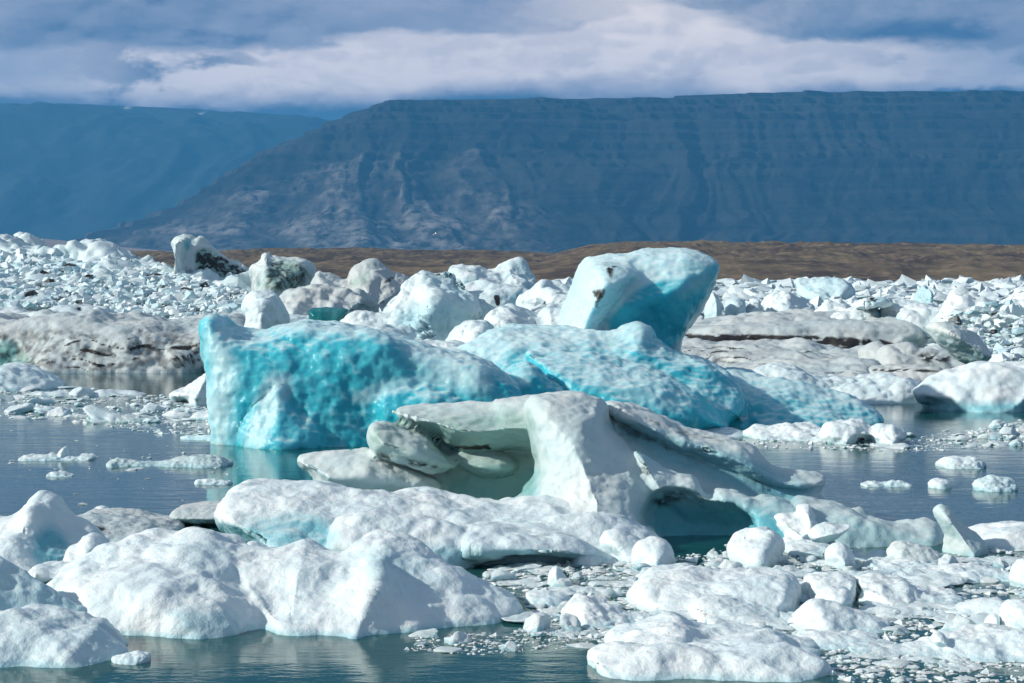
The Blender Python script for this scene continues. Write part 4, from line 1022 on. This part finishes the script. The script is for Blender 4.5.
def hull_chip(seed, n=14, flat=.6, blue=.05):
    rs = np.random.RandomState(seed)
    p_ = rs.normal(size=(n, 3)); p_ /= np.linalg.norm(p_, axis=1)[:, None]; p_ *= rs.uniform(.7, 1.1, (n, 1)); p_[:, 2] *= flat
    bm = bmesh.new()
    for v in p_: bm.verts.new(v)
    r_ = bmesh.ops.convex_hull(bm, input=bm.verts)
    dead = [v for v in bm.verts if not v.link_faces]
    for v in dead: bm.verts.remove(v)
    bmesh.ops.triangulate(bm, faces=bm.faces[:]); bmesh.ops.recalc_face_normals(bm, faces=bm.faces[:])
    bm.verts.index_update()
    V = np.array([v.co[:] for v in bm.verts]); T = np.array([[v.index for v in f.verts] for f in bm.faces])
    bm.free()
    V2 = V[T].reshape(-1, 3); T2 = np.arange(len(V2)).reshape(-1, 3)      # split faces: crisp edges
    return V2, T2, np.tile([blue, 0, 0], (len(V2), 1))

def inpoly(x, y, P):
    r = False; n = len(P)
    for i in range(n):
        x1, y1 = P[i]; x2, y2 = P[(i + 1) % n]
        if (y1 > y) != (y2 > y) and x < (x2 - x1) * (y - y1) / (y2 - y1) + x1: r = not r
    return r
rnd = random.Random(21)
def spots(poly, n, lo, hi, gap=.45, bias=2.0):
    """positions on the water: (x, y, half width) for pieces lo..hi pixels wide, small ones commoner"""
    out = []; xs = [q[0] for q in poly]; ys = [q[1] for q in poly]; tries = 0
    while len(out) < n and tries < n * 60:
        tries += 1
        a, b = rnd.uniform(min(xs), max(xs)), rnd.uniform(min(ys), max(ys))
        if not inpoly(a, b, poly): continue
        w = lo + (hi - lo) * rnd.random() ** bias
        if any(abs(a - q[3]) < gap * (w + q[5]) * .5 * 1.6 and abs(b - q[4]) < gap * (w + q[5]) * .5 * .55 for q in out): continue
        x, y = ground(a, b); out.append((x, y, w * .5 * y / FPX, a, b, w))
    return out
def chunks(poly, n, lo, hi, label, group, kinds, name="ice_chunk", cat="ice chunk", gap=.45, bias=2.0, lift=.25):
    for (x, y, r, a, b, w) in spots(poly, n, lo, hi, gap, bias):
        pr = PROTO[rnd.choice(kinds)]
        wd = ('big ' if w > lo + (hi - lo) * .5 else 'smaller ' if w < lo + (hi - lo) * .12 else '') 
        sh = '' if ('flat' in label or 'thin' in label) else 'upright ' if pr[4] > .75 else 'blocky ' if pr[4] >= .5 else 'low ' if pr[4] >= .33 else ''
        lb = (wd + sh + label).strip()
        if wd or sh: lb = lb.replace('small ', '', 1).replace('broad ', '', 1)
        o = link(name, pr[3], (x, y, r * pr[4] * rnd.uniform(-.25, lift)), label=lb, cat=cat, group=group)
        o.rotation_euler = (rnd.uniform(-.35, .35) if pr[4] > .4 else rnd.uniform(-.08, .08), rnd.uniform(-.35, .35) if pr[4] > .4 else rnd.uniform(-.08, .08), rnd.uniform(0, 6.28))
        o.scale = (r * rnd.uniform(.9, 1.25), r * rnd.uniform(.8, 1.1), r * rnd.uniform(.8, 1.15))

A1 = [(470, 585), (490, 568), (560, 562), (600, 548), (648, 560), (640, 590), (668, 612), (610, 640), (560, 640), (520, 632), (535, 606)]
A2 = [(640, 566), (720, 550), (860, 560), (1024, 548), (1040, 683), (840, 683), (800, 640), (690, 615)]
A3 = [(395, 650), (420, 636), (560, 628), (640, 625), (620, 645), (480, 655)]
chunks(A1, 75, 10, 36, "small white ice chunk in the brash between the snowy shelf and the bottom floe", "ice chunks in the central brash", TALL + MID + FLAT, gap=.36)
chunks(A2, 105, 10, 46, "white ice chunk in the brash of the lower right", "ice chunks in the lower right brash", TALL + MID + FLAT + FLAT, bias=2.4)
chunks([(690, 566), (720, 545), (790, 545), (868, 556), (866, 572), (700, 574)], 34, 9, 32, "lumpy ice chunk around the foot of the tumbled pile", "ice chunks of the tumbled pile", TALL + MID, gap=.3)
chunks(A2, 44, 40, 130, "broad thin ice plate awash among the brash of the lower right", "awash ice plates at lower right", PLATE, name="ice_plate", cat="ice plate", gap=.15, lift=.1)
chunks(A1, 14, 35, 80, "thin ice plate awash in the central brash", "awash ice plates in the central brash", PLATE, name="ice_plate", cat="ice plate", gap=.25, lift=.1)
chunks([(0, 388), (150, 394), (215, 402), (216, 424), (90, 420), (0, 412)], 12, 30, 90, "broad thin ice plate awash in the left band", "awash ice plates in the left band", PLATE, name="ice_plate", cat="ice plate", gap=.2, lift=.1)
chunks(A3, 16, 10, 34, "thin ice piece along the water's edge before the two humped floe", "ice pieces fringing the two humped floe", FLAT + MID, name="ice_piece", cat="ice piece")
chunks([(0, 388), (70, 385), (150, 396), (215, 400), (218, 426), (90, 424), (0, 416)], 40, 10, 50, "low flat ice piece in the band left of the turquoise iceberg", "ice pieces in the left band", FLAT + MID, name="ice_piece", cat="ice piece", gap=.3)
chunks([(745, 438), (840, 442), (900, 436), (1030, 420), (1030, 446), (900, 448)], 30, 8, 34, "small flat ice piece in the band under the long white floe", "ice pieces in the right band", FLAT + MID, name="ice_piece", cat="ice piece", gap=.3)
chunks([(0, 430), (215, 428), (215, 500), (0, 510)], 20, 3, 14, "scrap of ice floating on the calm dark water at left", "ice scraps on the left water", FLAT, name="ice_scrap", cat="ice piece", gap=.3)
chunks([(40, 540), (110, 548), (60, 590), (20, 585)], 10, 10, 24, "ice lump filling the gap between the left humps", "ice lumps between the left humps", TALL + MID)
chunks([(690, 345), (880, 346), (1030, 340), (1030, 300), (900, 300), (700, 300)], 60, 9, 30, "white ice block far out in the packed field at right", "ice blocks in the far packed field", TALL + MID, name="ice_block", cat="ice block", lift=.5)
chunks([(100, 330), (345, 340), (480, 350), (470, 310), (250, 300)], 36, 8, 24, "ice block behind the turquoise iceberg on the left", "ice blocks behind the turquoise iceberg", TALL + MID, name="ice_block", cat="ice block", lift=.5)

# uncountable small ice: one object per field
def brash(name, fields, label, mat='snow'):
    Vs, Qs, Ps = [], [], []; off = 0
    low = []
    for i in range(8):
        V, Q, pt = hull_chip(300 + i, 13 + i % 4, [.9, .6, .35, .25, .2, .5, .3, .18][i])
        low.append((V, Q, pt))
    for (poly, n, lo, hi, zl, bias) in fields:
        xs = [q[0] for q in poly]; ys = [q[1] for q in poly]; k = 0
        while k < n:
            a, b = rnd.uniform(min(xs), max(xs)), rnd.uniform(min(ys), max(ys))
            if not inpoly(a, b, poly): continue
            k += 1
            x, y = ground(a, b); w = lo + (hi - lo) * rnd.random() ** bias; r = w * .5 * y / FPX
            V, Q, pt = low[rnd.randrange(8)]
            t = rnd.uniform(0, 6.28); c_, s_ = math.cos(t), math.sin(t)
            q = V * np.array([r * rnd.uniform(.8, 1.3), r * rnd.uniform(.7, 1.2), r * rnd.uniform(.6, 1.1)])
            q = np.stack([q[:, 0] * c_ - q[:, 1] * s_ + x, q[:, 0] * s_ + q[:, 1] * c_ + y, q[:, 2] + r * zl * rnd.uniform(-.1, .5)], 1)
            Vs.append(q); Qs.append(Q + off); Ps.append(pt); off += len(q)
    me = np_mesh(name, np.concatenate(Vs), np.concatenate(Qs).astype(np.int32), True, np.concatenate(Ps), M[mat])
    return link(name, me, kind='stuff', label=label)
brash("brash_ice", [(A1, 1300, 2, 14, .2, 2.4), (A2, 2600, 2, 15, .2, 2.4), (A3, 450, 2, 8, .2, 2),
                    ([(660, 556), (860, 545), (880, 575), (690, 580)], 350, 2, 8, .3, 2),
                    ([(120, 535), (300, 540), (300, 556), (120, 545)], 80, 2, 8, .3, 2)], "small broken ice between the near floes")
brash("brash_ice", [([(0, 388), (215, 398), (218, 442), (170, 436), (90, 424), (0, 416)], 900, 2, 9, .1, 2),
                    ([(690, 440), (900, 440), (1035, 418), (1035, 447), (900, 452), (700, 446)], 700, 2, 8, .1, 2),
                    ([(80, 455), (240, 452), (240, 475), (90, 472)], 60, 2, 5, .0, 2)], "small flat ice drifting in bands on the lagoon")
brash("brash_ice", [([(560, 284), (1060, 282), (1060, 300), (560, 304)], 3000, 3, 26, .5, 2.2),
                    ([(690, 298), (1060, 296), (1060, 350), (690, 346)], 1700, 4, 30, .6, 2.2),
                    ([(-40, 284), (560, 284), (560, 330), (-40, 330)], 1500, 3, 12, .5, 1.8),
                    ([(220, 330), (560, 330), (560, 350), (220, 345)], 300, 4, 14, .6, 1.8)], "packed broken ice reaching to the far shore", 'far')

def rubble(name, poly, n, lo, hi, D0, y0, D1, y1, label, mat='far', bias=2.0):
    Vs, Qs, Ps = [], [], []; off = 0; low = [hull_chip(400 + i, 12 + i, [.9, .7, .6, .8, .5, .65][i]) for i in range(6)]
    xs = [q[0] for q in poly]; ys = [q[1] for q in poly]; k = 0
    while k < n:
        a, b = rnd.uniform(min(xs), max(xs)), rnd.uniform(min(ys), max(ys))
        if not inpoly(a, b, poly): continue
        k += 1
        D = D0 + (D1 - D0) * (b - y0) / (y1 - y0) + rnd.uniform(-1.5, 1.5); x, z = at(a, b, D)
        w = lo + (hi - lo) * rnd.random() ** bias; r = w * .5 * D / FPX
        V, Q, pt = low[rnd.randrange(6)]; t = rnd.uniform(0, 6.28); c_, s_ = math.cos(t), math.sin(t)
        q = V * np.array([r * rnd.uniform(.8, 1.4), r * rnd.uniform(.7, 1.2), r * rnd.uniform(.7, 1.3)])
        q = np.stack([q[:, 0] * c_ - q[:, 1] * s_ + x, q[:, 0] * s_ + q[:, 1] * c_ + D, q[:, 2] + z], 1)
        p2 = pt.copy(); p2[:, 0] = max(0, rnd.gauss(.12, .14)); p2[:, 1] = .7 if rnd.random() < .02 else 0
        Vs.append(q); Qs.append(Q + off); Ps.append(p2); off += len(q)
    me = np_mesh(name, np.concatenate(Vs), np.concatenate(Qs).astype(np.int32), True, np.concatenate(Ps), M[mat])
    return link(name, me, kind='stuff', label=label)
rubble("ice_rubble", [(-60, 256), (0, 256), (16, 249), (30, 254), (60, 264), (86, 264), (104, 260), (120, 261), (150, 269), (200, 279), (240, 290), (262, 300), (256, 322), (120, 322), (110, 306), (-60, 306)],
       4200, 3, 20, 94, 322, 119, 262, "crumbled blue white ice heaped on the left field", bias=2.4)
rubble("ice_rubble", [(940, 318), (965, 310), (1000, 302), (1060, 298), (1060, 362), (1000, 362), (950, 340)], 350, 4, 22, 84, 362, 100, 300, "crumbled ice heaped at the right edge", bias=2.2)

# ------------------------------------------------------------------ gull over the lagoon
def blobs(name, caps, cell, k=.02):
    pts = np.array([p_ for c_ in caps for p_ in (c_[0], c_[1])]); rm = max(max(c_[2], c_[3]) for c_ in caps) + 3 * cell
    lo, hi = pts.min(0) - rm, pts.max(0) + rm
    ax = [np.arange(lo[i], hi[i] + cell, cell, dtype=np.float32) for i in range(3)]
    X, Y, Z = np.meshgrid(*ax, indexing='ij'); F = None
    for a, b, ra, rb, sq in caps:
        a = np.array(a); b = np.array(b); e = b - a; L = (e * e).sum()
        t = np.clip(((X - a[0]) * e[0] + (Y - a[1]) * e[1] + (Z - a[2]) * e[2]) / L, 0, 1)
        dx, dy, dz = X - a[0] - t * e[0], Y - a[1] - t * e[1], (Z - a[2] - t * e[2]) * sq
        G = np.sqrt(dx * dx + dy * dy + dz * dz) - (ra + (rb - ra) * t)
        if F is None: F = G
        else:
            h = np.clip(.5 + .5 * (G - F) / k, 0, 1); F = G * (1 - h) + F * h - k * h * (1 - h)
    V, Q = surface_nets(F, tuple(lo), cell); V, Q = biggest(V, Q)
    return relax(V, Q, 2), Q
fm, N = new_mat("gull_feathers")
p = N.n("ShaderNodeBsdfPrincipled"); at_ = N.n("ShaderNodeAttribute", attribute_name="ice")
sp_ = N.n("ShaderNodeSeparateColor"); N.t.links.new(at_.outputs["Color"], sp_.inputs[0])
N.put(p.inputs["Base Color"], N.mix(sp_.outputs[0], (.75, .75, .74, 1), (.05, .05, .055, 1))); p.inputs["Roughness"].default_value = .7
N.t.links.new(p.outputs[0], N.n("ShaderNodeOutputMaterial").inputs[0])
V, Q = blobs("gull", [((-.22, 0, 0), (.16, 0, .01), .035, .065, 1), ((.16, 0, .01), (.27, 0, .05), .05, .04, 1), ((.28, 0, .05), (.34, 0, .035), .022, .008, 1),
                      ((-.22, 0, 0), (-.36, 0, .0), .03, .05, 2.5),
                      ((.04, .04, .04), (.06, .34, .20), .10, .07, 4.5), ((.06, .34, .20), (-.10, .68, .12), .07, .02, 4.5),
                      ((.04, -.04, .04), (.06, -.34, .20), .10, .07, 4.5), ((.06, -.34, .20), (-.10, -.68, .12), .07, .02, 4.5)], .014)
pt = np.zeros((len(V), 3)); pt[:, 0] = (np.abs(V[:, 1]) > .40) | ((np.abs(V[:, 1]) > .12) & (V[:, 2] > .1))
gx_, gz_ = at(435, 234, 230)
g = link("gull", np_mesh("gull", V, Q, True, pt, fm), (gx_, 230, gz_), label="small dark winged gull flying before the mountain", cat="bird")
g.rotation_euler = (R(35), R(-10), R(-50))
